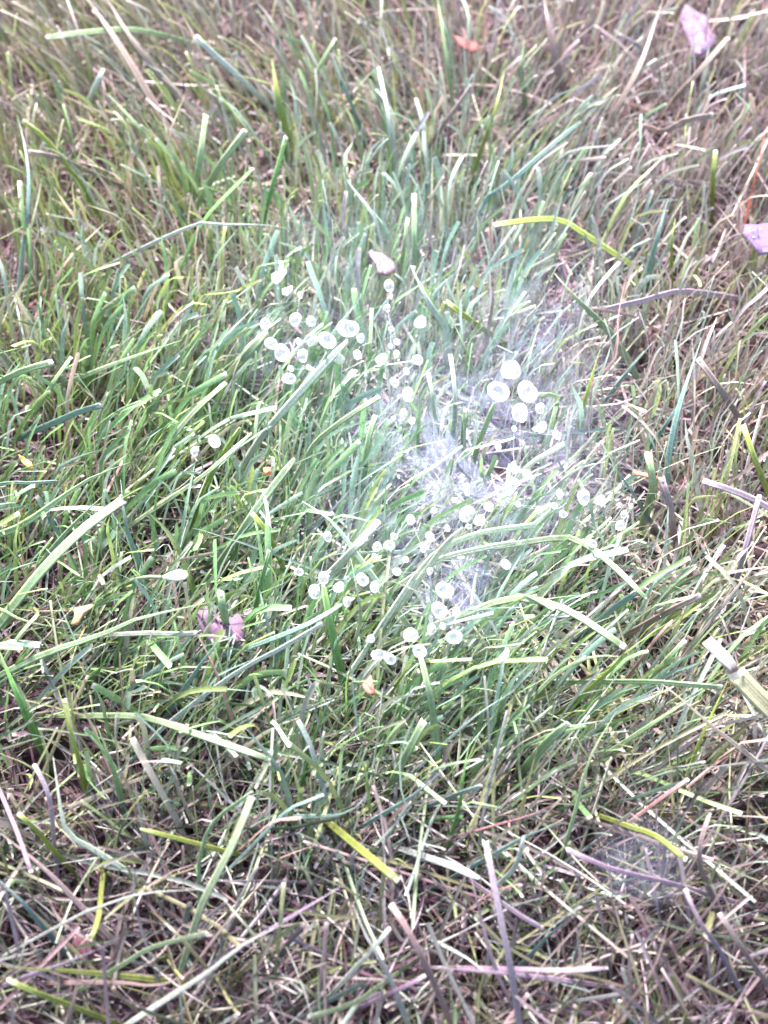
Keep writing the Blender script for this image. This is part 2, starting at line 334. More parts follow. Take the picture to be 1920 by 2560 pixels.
# crop, points base->tip, width in photo px, colour, end (c = mown blunt pale end, p = pointed, r = rounded), z0, z1 mm, label
BL = [
 ('A', '960,700 700,260 500,-30', 22, 'O', 'p', 16, 34, 'long broad olive blade running off the top edge, left one of a parallel pair'),
 ('A', '1130,660 800,260 620,-30', 18, 'O', 'p', 15, 33, 'long yellowish olive blade running off the top edge, right one of a parallel pair'),
 ('A', '900,195 600,185 280,225', 15, 'P', 'c', 26, 33, 'pale blade lying level near the top left corner'),
 ('A', '1570,600 1400,440 1160,220', 17, 'W', 'c', 18, 36, 'pale grey blade slanting up left below the top edge with a whitish end'),
 ('A', '1150,1130 1190,900 1220,690', 17, 'P', 'c', 20, 34, 'upright yellow-green mown blade in the upper left, left of two parallel cut blades'),
 ('A', '1190,1180 1300,980 1450,780', 19, 'P', 'c', 20, 37, 'pale green mown blade leaning right in the upper left with a blunt end'),
 ('A', '1040,1680 1200,1320 1500,1000', 12, 'G', 'c', 16, 37, 'long thin green blade leaning right below the upper left blunt blades'),
 ('A', '115,1640 170,1150 150,880 100,680', 12, 'B', 'p', 16, 36, 'long thin bluish blade standing near the left edge of the upper lawn'),
 ('A', '1080,1360 1300,1332 1600,1335 1730,1358', 12, 'W', 'p', 32, 35, 'whitish arched blade lying level above the left drops'),
 ('A', '560,1230 400,980 260,810 140,720', 15, 'Y', 'c', 15, 35, 'long yellow-green blade slanting up left near the upper left edge'),
 ('A', '980,960 800,730 640,560', 14, 'P', 'p', 18, 34, 'green pointed blade slanting up left in the middle of the upper left grass'),
 ('A', '530,590 570,500 615,410', 14, 'W', 'r', 24, 35, 'short whitish blade near the top left, leaning right'),
 ('A', '540,1020 340,930 175,900', 12, 'O', 'c', 24, 32, 'olive blade bent level to the left near the left edge'),
 ('B', '160,960 150,820 110,600 75,370', 24, 'Y', 'p', 16, 37, 'broad yellow-green blade standing upright in the upper middle left'),
 ('B', '885,1200 850,950 810,700 755,430', 13, 'W', 'r', 14, 37, 'slim pale grey-green blade standing upright at the top centre'),
 ('B', '1040,1000 1180,780 1345,550', 12, 'O', 'c', 16, 36, 'olive blade leaning right at the top centre'),
 ('B', '1330,1200 1400,980 1500,700 1565,430', 12, 'Y', 'p', 14, 37, 'long straw-yellow blade leaning right at the top, right of centre'),
 ('K', '1215,900 1205,560 1205,240', 15, 'P', 'c', 16, 38, 'tall pale upright blade with a white cut end above the centre'),
 ('K', '1090,880 1130,600 1160,410', 13, 'P', 'c', 18, 34, 'shorter upright blade with a pale end beside the tall one above the centre'),
 ('B', '1230,650 1195,400 1150,100 1130,-20', 12, 'P', 'p', 16, 36, 'slim grey-green blade running off the top edge right of centre'),
 ('B', '10,1440 80,1180 165,880', 14, 'G', 'c', 16, 36, 'green upright blade leaning right, left of the upper middle tuft'),
 ('B', '620,760 540,560 455,340', 12, 'B', 'p', 16, 35, 'bluish pointed blade leaning left below the middle of the top edge'),
 ('B', '345,640 370,450 480,250', 9, 'P', 'c', 16, 36, 'thin curved blade hooking right at the top, left of centre'),
 ('C', '-190,1560 -100,1250 60,1130 320,900 500,755', 12, 'B', 'r', 14, 38, 'long bluish blade sweeping up right above the web'),
 ('C', '600,890 720,680 870,400 1010,-10', 15, 'O', 'p', 14, 37, 'very long pale olive blade leaning right to the top edge in the upper right'),
 ('C', '1030,670 1200,480 1410,240', 14, 'O', 'c', 16, 37, 'olive blade leaning right beside the long one in the upper right'),
 ('C', '390,560 340,350 300,150 270,-20', 22, 'O', 'p', 16, 34, 'broad beige-olive blade crossing the top edge in the upper right'),
 ('C', '150,600 135,420 150,240', 15, 'P', 'p', 18, 34, 'short upright pale blade with a pointed tip near the top, right of centre'),
 ('C', '960,800 1000,830 1140,745 1310,715', 16, 'O', 'c', 24, 33, 'beige blade bent level beside the star-shaped tuft in the upper right'),
 ('C', '1555,1210 1600,1020 1650,780', 7, 'R', 'p', 22, 33, 'orange-red dry stem near the right edge of the upper lawn'),
 ('C', '470,1420 380,1365 200,1365 -30,1397', 21, 'Y', 'c', 26, 35, 'broad pale yellow blade arched level over the web with a white cut end'),
 ('C', '920,1680 980,1450 1040,1230', 17, 'B', 'p', 18, 35, 'bluish upright blade right of the web, in the upper right'),
 ('C', '1315,1220 1320,1080 1335,940', 14, 'Y', 'c', 20, 33, 'short upright yellow blade in the upper right'),
 ('C', '480,690 520,640 575,590', 16, 'W', 'r', 28, 34, 'whitish crumpled blade scrap standing in the upper right'),
 ('C', '1060,1700 1065,1480 1085,1350', 12, 'Y', 'p', 16, 31, 'yellow-green upright blade beside the bluish one right of the web'),
 ('K', '1440,1340 1420,1160 1300,980 1180,730', 24, 'W', 'p', 17, 38, 'broad pale green blade leaning left with a bend, above the centre'),
 ('N', '170,1260 235,1000 240,760 210,520', 13, 'W', 'c', 14, 36, 'long slim whitish-green upright blade in the middle of the web'),
 ('N', '115,1100 95,850 60,650', 14, 'W', 'c', 14, 34, 'upright pale blade at the left side of the web, left of the long slim one'),
 ('N', '400,760 330,520 205,240', 12, 'P', 'p', 16, 34, 'slim green blade leaning left beside the broad bent one above the centre'),
 ('N', '500,380 340,270 180,150', 15, 'Y', 'c', 22, 33, 'yellow-green blade slanting up left at the upper edge of the web'),
 ('R', '960,900 1020,660 1185,240', 15, 'P', 'r', 14, 34, 'pale blade leaning right under the big ring-like drop above the funnel hole'),
 ('R', '1050,830 1110,650 1190,480', 13, 'W', 'p', 16, 32, 'whitish blade with a pinkish tip just left of the funnel hole'),
 ('R', '860,760 865,520 885,310', 14, 'P', 'c', 16, 31, 'short upright blade with a cream end left of the funnel hole'),
 ('I', '640,610 600,540 460,390 300,230 180,90', 21, 'P', 'p', 20, 36, 'broad pale blade slanting up left from the bent pink straw'),
 ('I', '460,850 530,760 625,640 618,430 675,110', 6, 'S', 'p', 24, 35, 'pink straw stem bent at a joint, right of the web'),
 ('I', '330,1220 400,950 500,610', 14, 'Y', 'p', 14, 35, 'bright yellow-green blade pointing up just right of the upper right drops'),
 ('I', '575,920 700,760 875,555', 12, 'B', 'p', 18, 36, 'bluish pointed blade leaning right, beyond the yellow-green one'),
 ('I', '1110,215 800,280 540,335', 15, 'M', 'r', 26, 30, 'grey-white blade lying level in the right part above the middle'),
 ('I', '960,1600 975,1350 1050,1000 1195,560', 18, 'B', 'p', 14, 38, 'long pale blue-green upright blade in the right part of the lawn'),
 ('I', '860,1270 980,1100 1110,880', 13, 'B', 'p', 18, 32, 'shorter blue-green blade crossing the long one in the right part'),
 ('I', '100,920 175,760 290,620', 12, 'P', 'p', 16, 33, 'slim blade leaning right beside the three big ring-like drops'),
 ('I', '80,1500 160,1150 210,945 150,930 60,935', 14, 'P', 'c', 14, 30, 'pale blade snapped sharply to the left below the upper right drops'),
 ('I', '1500,1160 1350,920 1180,690', 17, 'O', 'c', 18, 35, 'olive blade slanting up left near the right edge'),
 ('I', '1680,1660 1570,1380 1490,1150', 16, 'Y', 'c', 18, 36, 'straw-yellow mown blade slanting up left at the right edge'),
 ('J', '820,350 865,190 850,60 830,-40', 22, 'P', 'c', 18, 34, 'thick upright pale green blade with a cut end in the right part'),
 ('J', '90,290 300,90 430,35 545,10', 14, 'W', 'p', 20, 34, 'arched pale blade rising right from the drops right of the funnel hole'),
 ('J', '790,330 680,160 560,15', 12, 'B', 'p', 20, 34, 'bluish blade going down right from the tip of the arched pale one'),
 ('J', '1010,520 980,300 925,130', 20, 'M', 'c', 16, 34, 'thick greyish stub with a white cut end in the right part'),
 ('J', '1680,340 1450,225 1220,150', 18, 'M', 'c', 28, 34, 'grey blade slanting level at the right edge, above the middle'),
 ('J', '110,550 300,540 450,620 620,760 820,960', 17, 'P', 'r', 26, 35, 'drooping yellowish-green blade right of centre that carries two drops'),
 ('J', '480,1120 600,1010 745,915', 21, 'B', 'c', 20, 34, 'bluish blade with a white cut end touching the drooping yellowish one'),
 ('O', '170,1110 420,1040 700,1090 930,1200 1235,1410', 20, 'P', 'c', 26, 36, 'long broad pale blade arching down to the right, right of the lower drops'),
 ('J', '810,1340 900,1220 1000,1105', 8, 'S', 'r', 24, 33, 'thin whitish-pink straw leaning right, right of the arching pale blade'),
 ('J', '300,1680 500,1510 620,1390 720,1240', 17, 'Y', 'p', 16, 36, 'curved yellow-green blade with a pinkish tip in the lower right tuft'),
 ('J', '0,1680 200,1480 450,1360 760,1370', 14, 'P', 'p', 18, 35, 'long blade arching right in the lower right tuft'),
 ('J', '740,1530 980,1540 1335,1570', 15, 'P', 'c', 26, 34, 'pale blade lying level with a white end in the lower right'),
 ('J', '860,1500 970,1370 1085,1250', 14, 'P', 'c', 20, 34, 'mown blade leaning right just left of the broad whitish stalk'),
 ('J', '820,1130 1000,1030 1185,940', 17, 'O', 'c', 22, 34, 'olive blade slanting up right with a pale pink end, in the right part'),
 ('J', '1230,1160 1430,900 1560,740 1680,570', 11, 'O', 'p', 22, 34, 'thin olive blade slanting to the right edge below the middle'),
 ('J', '1420,900 1490,650 1600,250', 15, 'M', 'c', 18, 35, 'greyish blade standing upright near the right edge below the middle'),
 ('P', '860,960 1130,590 1400,430 1659,370 1950,330 2040,230', 18, 'L', 'r', 24, 38, 'long whitish-green blade arching right just below the funnel hole'),
 ('P', '920,780 1200,600 1500,520 1765,470', 15, 'L', 'c', 22, 36, 'pale blade arching right under the longer arch below the funnel hole'),
 ('P', '1130,640 1240,490 1375,365', 15, 'L', 'r', 32, 40, 'short thick white blade lying on the two arches below the funnel hole'),
 ('E', '860,1460 1010,1310 1400,1020 1659,880 1903,737', 13, 'W', 'c', 18, 39, 'very long pale bluish blade slanting up right, lower left of centre'),
 ('M', '-60,640 80,600 460,450 700,310', 14, 'B', 'r', 20, 34, 'bluish blade slanting up right to a drop of the lower left cluster'),
 ('M', '720,860 660,640 610,380 575,180', 28, 'G', 'r', 14, 34, 'broad green blade standing under a drop of the lower left cluster'),
 ('L', '1180,1010 1100,900 1000,800 845,700', 17, 'L', 'p', 30, 38, 'pale cream blade pointing up left from the star-shaped shoot'),
 ('L', '1175,1060 1260,960 1370,850', 22, 'L', 'c', 30, 38, 'broad pale blade with a cut end pointing up right from the star-shaped shoot'),
 ('L', '1150,1080 1210,1020 1285,960', 18, 'L', 'c', 31, 38, 'shorter cut blade beside the broad pale one of the star-shaped shoot'),
 ('L', '1165,1060 1040,1075 920,1115', 10, 'B', 'p', 30, 34, 'thin bluish blade pointing left from the star-shaped shoot'),
 ('L', '1220,1640 1250,1500 1230,1350 1180,1090', 11, 'L', 'p', 14, 36, 'slim green stem rising to the star-shaped shoot'),
 ('M', '1370,1420 1320,1000 1290,850 1240,650', 23, 'P', 'r', 12, 36, 'thick pale green blade carrying a drop at the bottom of the lower drops'),
 ('M', '1050,1540 1150,1350 1270,1120', 22, 'P', 'c', 16, 35, 'broad flat short green blade with a cut end, below the lower drops'),
 ('M', '1090,1250 1115,1000 1190,690', 8, 'G', 'p', 12, 32, 'thin green blade rising left of the thick drop-bearing one'),
 ('M', '400,1670 480,1350 600,1020 775,785', 8, 'G', 'p', 10, 37, 'long thin curved green blade below the lower left cluster'),
 ('E', '740,1280 900,1300 1200,1400 1600,1540', 19, 'P', 'r', 24, 36, 'broad pale green blade slanting down right in the lower left'),
 ('G', '-60,1070 180,830 380,750 400,735', 9, 'B', 'c', 20, 32, 'slim bluish blade curving right with a white end, lower left of centre'),
 ('G', '340,870 480,865 600,820 685,735', 14, 'B', 'p', 24, 35, 'curled bluish blade turned up at its right end, below centre'),
 ('G', '520,980 700,1130 880,1280', 22, 'Y', 'c', 20, 37, 'broad olive-yellow blade with a white cut end slanting down right'),
 ('G', '1080,1140 1230,1190 1395,1265', 22, 'W', 'r', 22, 34, 'thick greyish blade with a rounded end right of the olive-yellow one'),
 ('G', '1660,2230 1600,1850 1560,1650 1500,1350 1440,1040', 20, 'M', 'c', 18, 38, 'very long grey-green blade running down off the bottom edge'),
 ('G', '1240,2230 1050,1800 920,1560 840,1440', 18, 'O', 'c', 16, 37, 'long olive blade with a white tip running down off the bottom edge'),
 ('G', '960,2230 800,1830 700,1680 590,1430', 16, 'W', 'p', 18, 36, 'long whitish pointed blade slanting up left at the bottom centre'),
 ('G', '590,1860 700,1740 825,1590', 13, 'W', 'c', 24, 35, 'grey-white mown blade crossing the long whitish one at the bottom centre'),
 ('G', '810,2010 920,1960 1050,1890', 12, 'M', 'c', 24, 33, 'short greyish blade crossing the long whitish one lower down'),
 ('G', '790,1930 620,2050 460,2110 310,2150', 13, 'P', 'c', 20, 34, 'green blade with a pale end pointing down left at the bottom'),
 ('G', '-40,1660 300,1450 530,1310', 15, 'M', 'p', 20, 33, 'long greyish blade slanting up right in the lower middle'),
 ('G', '1700,1885 1400,1860 1100,1830', 14, 'M', 'p', 24, 32, 'greyish blade lying level near the bottom, crossing the very long one'),
 ('G', '740,880 1000,720 1235,510', 12, 'B', 'p', 18, 35, 'slim blue-green blade slanting up right below the centre'),
 ('G', '1180,760 1290,715 1410,675', 12, 'B', 'c', 24, 34, 'bluish blade with a white end right of the slim blue-green one'),
 ('G', '1080,500 1350,250 1630,60', 9, 'B', 'p', 18, 36, 'thin bluish blade reaching far up right, lower right of centre'),
 ('G', '1215,1010 1270,820 1300,600 1340,370', 12, 'G', 'p', 14, 34, 'slim upright green blade in the lower middle, right side'),
 ('H', '160,720 270,590 390,480', 25, 'P', 'r', 16, 36, 'broad pale spoon-shaped blade end in the lower right tuft'),
 ('H', '370,1200 430,1000 520,680 670,410', 11, 'P', 'p', 14, 37, 'long slender curved green blade in the lower right'),
 ('H', '730,580 960,430 1185,285', 14, 'P', 'p', 20, 36, 'green blade slanting up right beyond the slender curved one'),
 ('H', '1560,770 1200,480 1080,370 930,250', 17, 'O', 'p', 22, 34, 'long olive blade slanting down to the right edge in the lower right'),
 ('H', '1095,740 1180,520 1315,225', 12, 'Y', 'p', 16, 36, 'yellow blade standing across the long olive one in the lower right'),
 ('H', '1395,2030 1270,1790 1150,1620 1070,1440', 14, 'M', 'c', 20, 33, 'lilac-grey blade running down to the bottom right corner'),
 ('H', '1050,1420 850,1370 620,1310 390,1210', 14, 'M', 'c', 22, 33, 'lilac-grey blade lying level over the silk at the lower right'),
 ('H', '660,2210 800,2020 900,1860 990,1560', 9, 'O', 'p', 16, 36, 'long thin curved olive blade at the bottom right'),
 ('H', '1040,1740 1280,1450 1390,1180', 9, 'O', 'p', 20, 34, 'thin olive blade leaning right near the bottom right corner'),
 ('H', '1200,1420 1150,1300 1160,1150 1210,1000', 14, 'O', 'r', 22, 34, 'twisted beige blade in the lower right'),
 ('H', '760,1080 900,1130 1070,1265', 16, 'Y', 'c', 22, 33, 'olive-yellow blade slanting down right over the lilac silk'),
 ('H', '840,980 960,890 1080,805', 12, 'S', 'c', 22, 33, 'pinkish straw piece above the lilac silk in the lower right'),
 ('H', '-40,1070 200,1000 385,905', 7, 'S', 'p', 24, 34, 'thin pink straw pointing right below the lower right tuft'),
 ('H', '1480,1900 1380,1760 1265,1580', 16, 'O', 'c', 20, 33, 'olive blade slanting down right near the bottom right corner'),
 ('H', '40,1895 350,1905 620,1890', 15, 'M', 'r', 22, 32, 'pale grey blade lying level at the bottom, right of the very long one'),
 ('H', '-30,1230 150,1130 390,1045', 13, 'B', 'p', 22, 33, 'bluish blade slanting up right under the thin pink straw'),
 ('H', '0,1400 90,1300 140,1130', 14, 'W', 'r', 20, 36, 'pale curled blade with a spoon end below the lower right tuft'),
 ('H', '-20,1490 110,1580 245,1660', 16, 'M', 'c', 22, 33, 'grey blade slanting down right beside the very long one'),
 ('H', '205,1780 290,1690 460,1580', 14, 'B', 'p', 22, 33, 'bluish bent blade in the lower right, right of the grey slanting one'),
 ('E', '-30,770 250,420 500,170 720,10', 30, 'P', 'c', 18, 40, 'broadest bright green blade at the left edge, with a white cut end'),
 ('E', '170,500 280,330 430,150 610,-25', 20, 'P', 'p', 20, 37, 'bright green blade running just above the broadest one at the left'),
 ('D', '-40,1760 130,1690 400,1500 560,1400 780,1315', 21, 'P', 'p', 22, 37, 'long yellowish blade with a frayed cream tip at the left edge'),
 ('D', '-40,860 130,775 310,725', 18, 'P', 'c', 28, 36, 'pale green blade entering level from the left edge'),
 ('D', '230,980 320,840 420,700', 14, 'P', 'c', 20, 34, 'green blade leaning right near the left edge, right of the level one'),
 ('D', '590,770 800,690 1085,590', 15, 'P', 'p', 24, 36, 'pale green blade slanting up right in the left part'),
 ('D', '400,1045 480,1010 595,980', 18, 'B', 'c', 28, 34, 'short whitish-blue flat blade in the left part'),
 ('D', '30,1442 180,1440 335,1428', 10, 'B', 'r', 24, 30, 'slim bluish blade lying level near the left edge'),
 ('D', '840,1430 980,1230 1150,1020 1335,850', 15, 'P', 'c', 16, 37, 'long green mown blade with a pale end, left of the two left drops'),
 ('D', '1170,1600 1260,1370 1420,1115', 16, 'Y', 'r', 16, 35, 'bright yellow-green blade just below the two left drops'),
 ('D', '790,1680 1200,1400 1490,1145', 12, 'P', 'r', 18, 34, 'slim bluish-green blade crossing the bright yellow-green one'),
 ('Q', '170,1400 300,1200 500,960 750,680 960,460', 20, 'W', 'r', 14, 36, 'long broad pale blade rising to the largest drop of the upper left cluster'),
 ('Q', '-50,860 200,560 345,400', 22, 'P', 'r', 16, 36, 'broad pale blade rising to the leftmost drop of the upper left cluster'),
 ('Q', '560,1500 700,1250 830,1130 980,1020 1195,885', 14, 'P', 'c', 16, 38, 'long yellowish blade with a pale end slanting up right, left of the web'),
 ('Q', '1080,1700 1090,1400 1130,1150 1170,1030', 16, 'P', 'c', 14, 35, 'two-tone blade, green below and whitish above, left of the web'),
 ('Q', '1110,900 1130,550 1145,220', 11, 'P', 'c', 12, 34, 'slim straight upright blade right of the upper left cluster'),
 ('L', '220,1200 400,950 530,750 790,410', 21, 'P', 'r', 14, 37, 'broad pale green blade leaning right, left of centre'),
 ('L', '690,1110 610,930 500,790', 16, 'Y', 'c', 18, 34, 'bright green blade slanting down right below the broad pale one left of centre'),
 ('L', '480,1640 550,1300 615,1045', 13, 'G', 'c', 14, 36, 'upright green mown blade right of the purple leaf'),
 ('L', '340,1700 305,1480 280,1330', 21, 'P', 'c', 14, 35, 'thick pale green blade standing in front of the purple leaf'),
 ('E', '180,950 600,800 800,710 1000,660 1275,600', 18, 'P', 'p', 24, 36, 'long pale green blade slanting up right to the purple leaf'),
 ('E', '850,790 1000,795 1165,790', 14, 'W', 'c', 28, 34, 'short whitish-blue blade lying level left of the purple leaf'),
 ('E', '1370,1280 1310,1100 1250,950 1160,780', 11, 'S', 'p', 20, 34, 'pinkish-brown straw bent down right below the purple leaf'),
 ('E', '1040,1200 1200,960 1335,785', 16, 'B', 'p', 18, 36, 'bluish pointed blade rising to the purple leaf'),
 ('E', '510,1700 430,1400 345,1120', 16, 'Y', 'p', 16, 36, 'yellow-green blade slanting up left in the lower left'),
 ('E', '720,1780 660,1560 575,1340', 18, 'P', 'p', 16, 36, 'pale green blade slanting up left, right of the yellow-green one at lower left'),
 ('E', '-20,640 150,720 410,765', 13, 'P', 'p', 26, 33, 'slim yellowish blade sloping down right from the left edge'),
 ('E', '40,930 120,800 225,680', 14, 'P', 'c', 22, 34, 'green mown blade with a white tip crossing the slim yellowish one'),
 ('E', '210,1400 100,1150 -10,880', 24, 'G', 'p', 16, 33, 'broad dull green blade at the left edge in the lower left'),
 ('E', '760,610 720,480 690,350 695,120', 9, 'P', 'p', 18, 34, 'thin curved upright blade in the left part, below the broadest one'),
 ('E', '860,450 790,280 740,110 715,-120', 15, 'B', 'p', 16, 38, 'long bluish blade hanging across the end of the broadest left blade'),
 ('E', '540,1060 600,990 650,905', 15, 'G', 'p', 20, 32, 'short dull green blade in the lower left, beside the long pale one'),
 ('F', '1095,1180 1150,1000 1210,830 1380,500 1490,230', 22, 'P', 'c', 16, 38, 'long thick blade, green above and whitish below, at the bottom left'),
 ('F', '1000,1410 1230,1260 1450,1090 1680,970', 18, 'W', 'p', 22, 35, 'long whitish blade slanting up right along the bottom left'),
 ('F', '90,1310 400,1200 560,1130 690,1075', 16, 'M', 'p', 22, 32, 'greyish olive blade slanting up right near the bottom left corner'),
 ('F', '430,940 620,860 850,790 1240,765', 9, 'W', 'p', 26, 34, 'thin whitish blade arching right at the bottom left'),
 ('F', '490,880 300,680 150,550 -30,410', 18, 'O', 'p', 22, 33, 'long olive blade slanting down right from the left edge at the bottom'),
 ('F', '40,280 110,450 185,665', 13, 'M', 'c', 24, 34, 'greyish blade pointing down with a pale cut end at the lower left edge'),
 ('F', '230,960 120,830 -30,690', 18, 'B', 'p', 22, 32, 'bluish blade slanting down right from the lower left edge'),
 ('F', '280,490 200,400 110,320', 14, 'Y', 'c', 24, 33, 'bright green stub slanting up left near the lower left edge'),
 ('F', '600,560 400,430 350,220 315,-20', 18, 'W', 'p', 22, 36, 'grey-white bent blade standing in the lower left'),
 ('F', '320,500 290,220 205,30', 14, 'M', 'c', 20, 34, 'slimmer greyish blade left of the grey-white bent one'),
 ('F', '600,780 585,930 540,1070', 15, 'Y', 'r', 22, 34, 'small yellowish spoon-ended blade pointing down at the bottom left'),
 ('F', '450,1255 200,1240 -20,1215', 17, 'Y', 'p', 24, 30, 'yellow blade lying level at the bottom left corner'),
 ('F', '320,1420 190,1370 50,1305', 16, 'Y', 'c', 24, 31, 'yellowish blade slanting down right under the level yellow one'),
 ('F', '390,1600 440,1420 480,1190', 18, 'O', 'p', 20, 32, 'dull olive blade running off the bottom edge at the left'),
 ('F', '730,1210 900,1110 1225,1025', 13, 'P', 'c', 24, 34, 'olive-green blade slanting up right at the bottom left'),
 ('F', '1180,740 1180,600 1260,370 1495,190', 12, 'P', 'c', 20, 34, 'green blade bowed to the right in the lower left'),
 ('F', '1120,485 950,440 835,410', 15, 'Y', 'r', 26, 34, 'short yellow-green blade pointing left in the lower left'),
 ('F', '690,1320 950,1335 1200,1220', 14, 'O', 'p', 24, 32, 'beige dry blade lying level at the bottom left'),
]

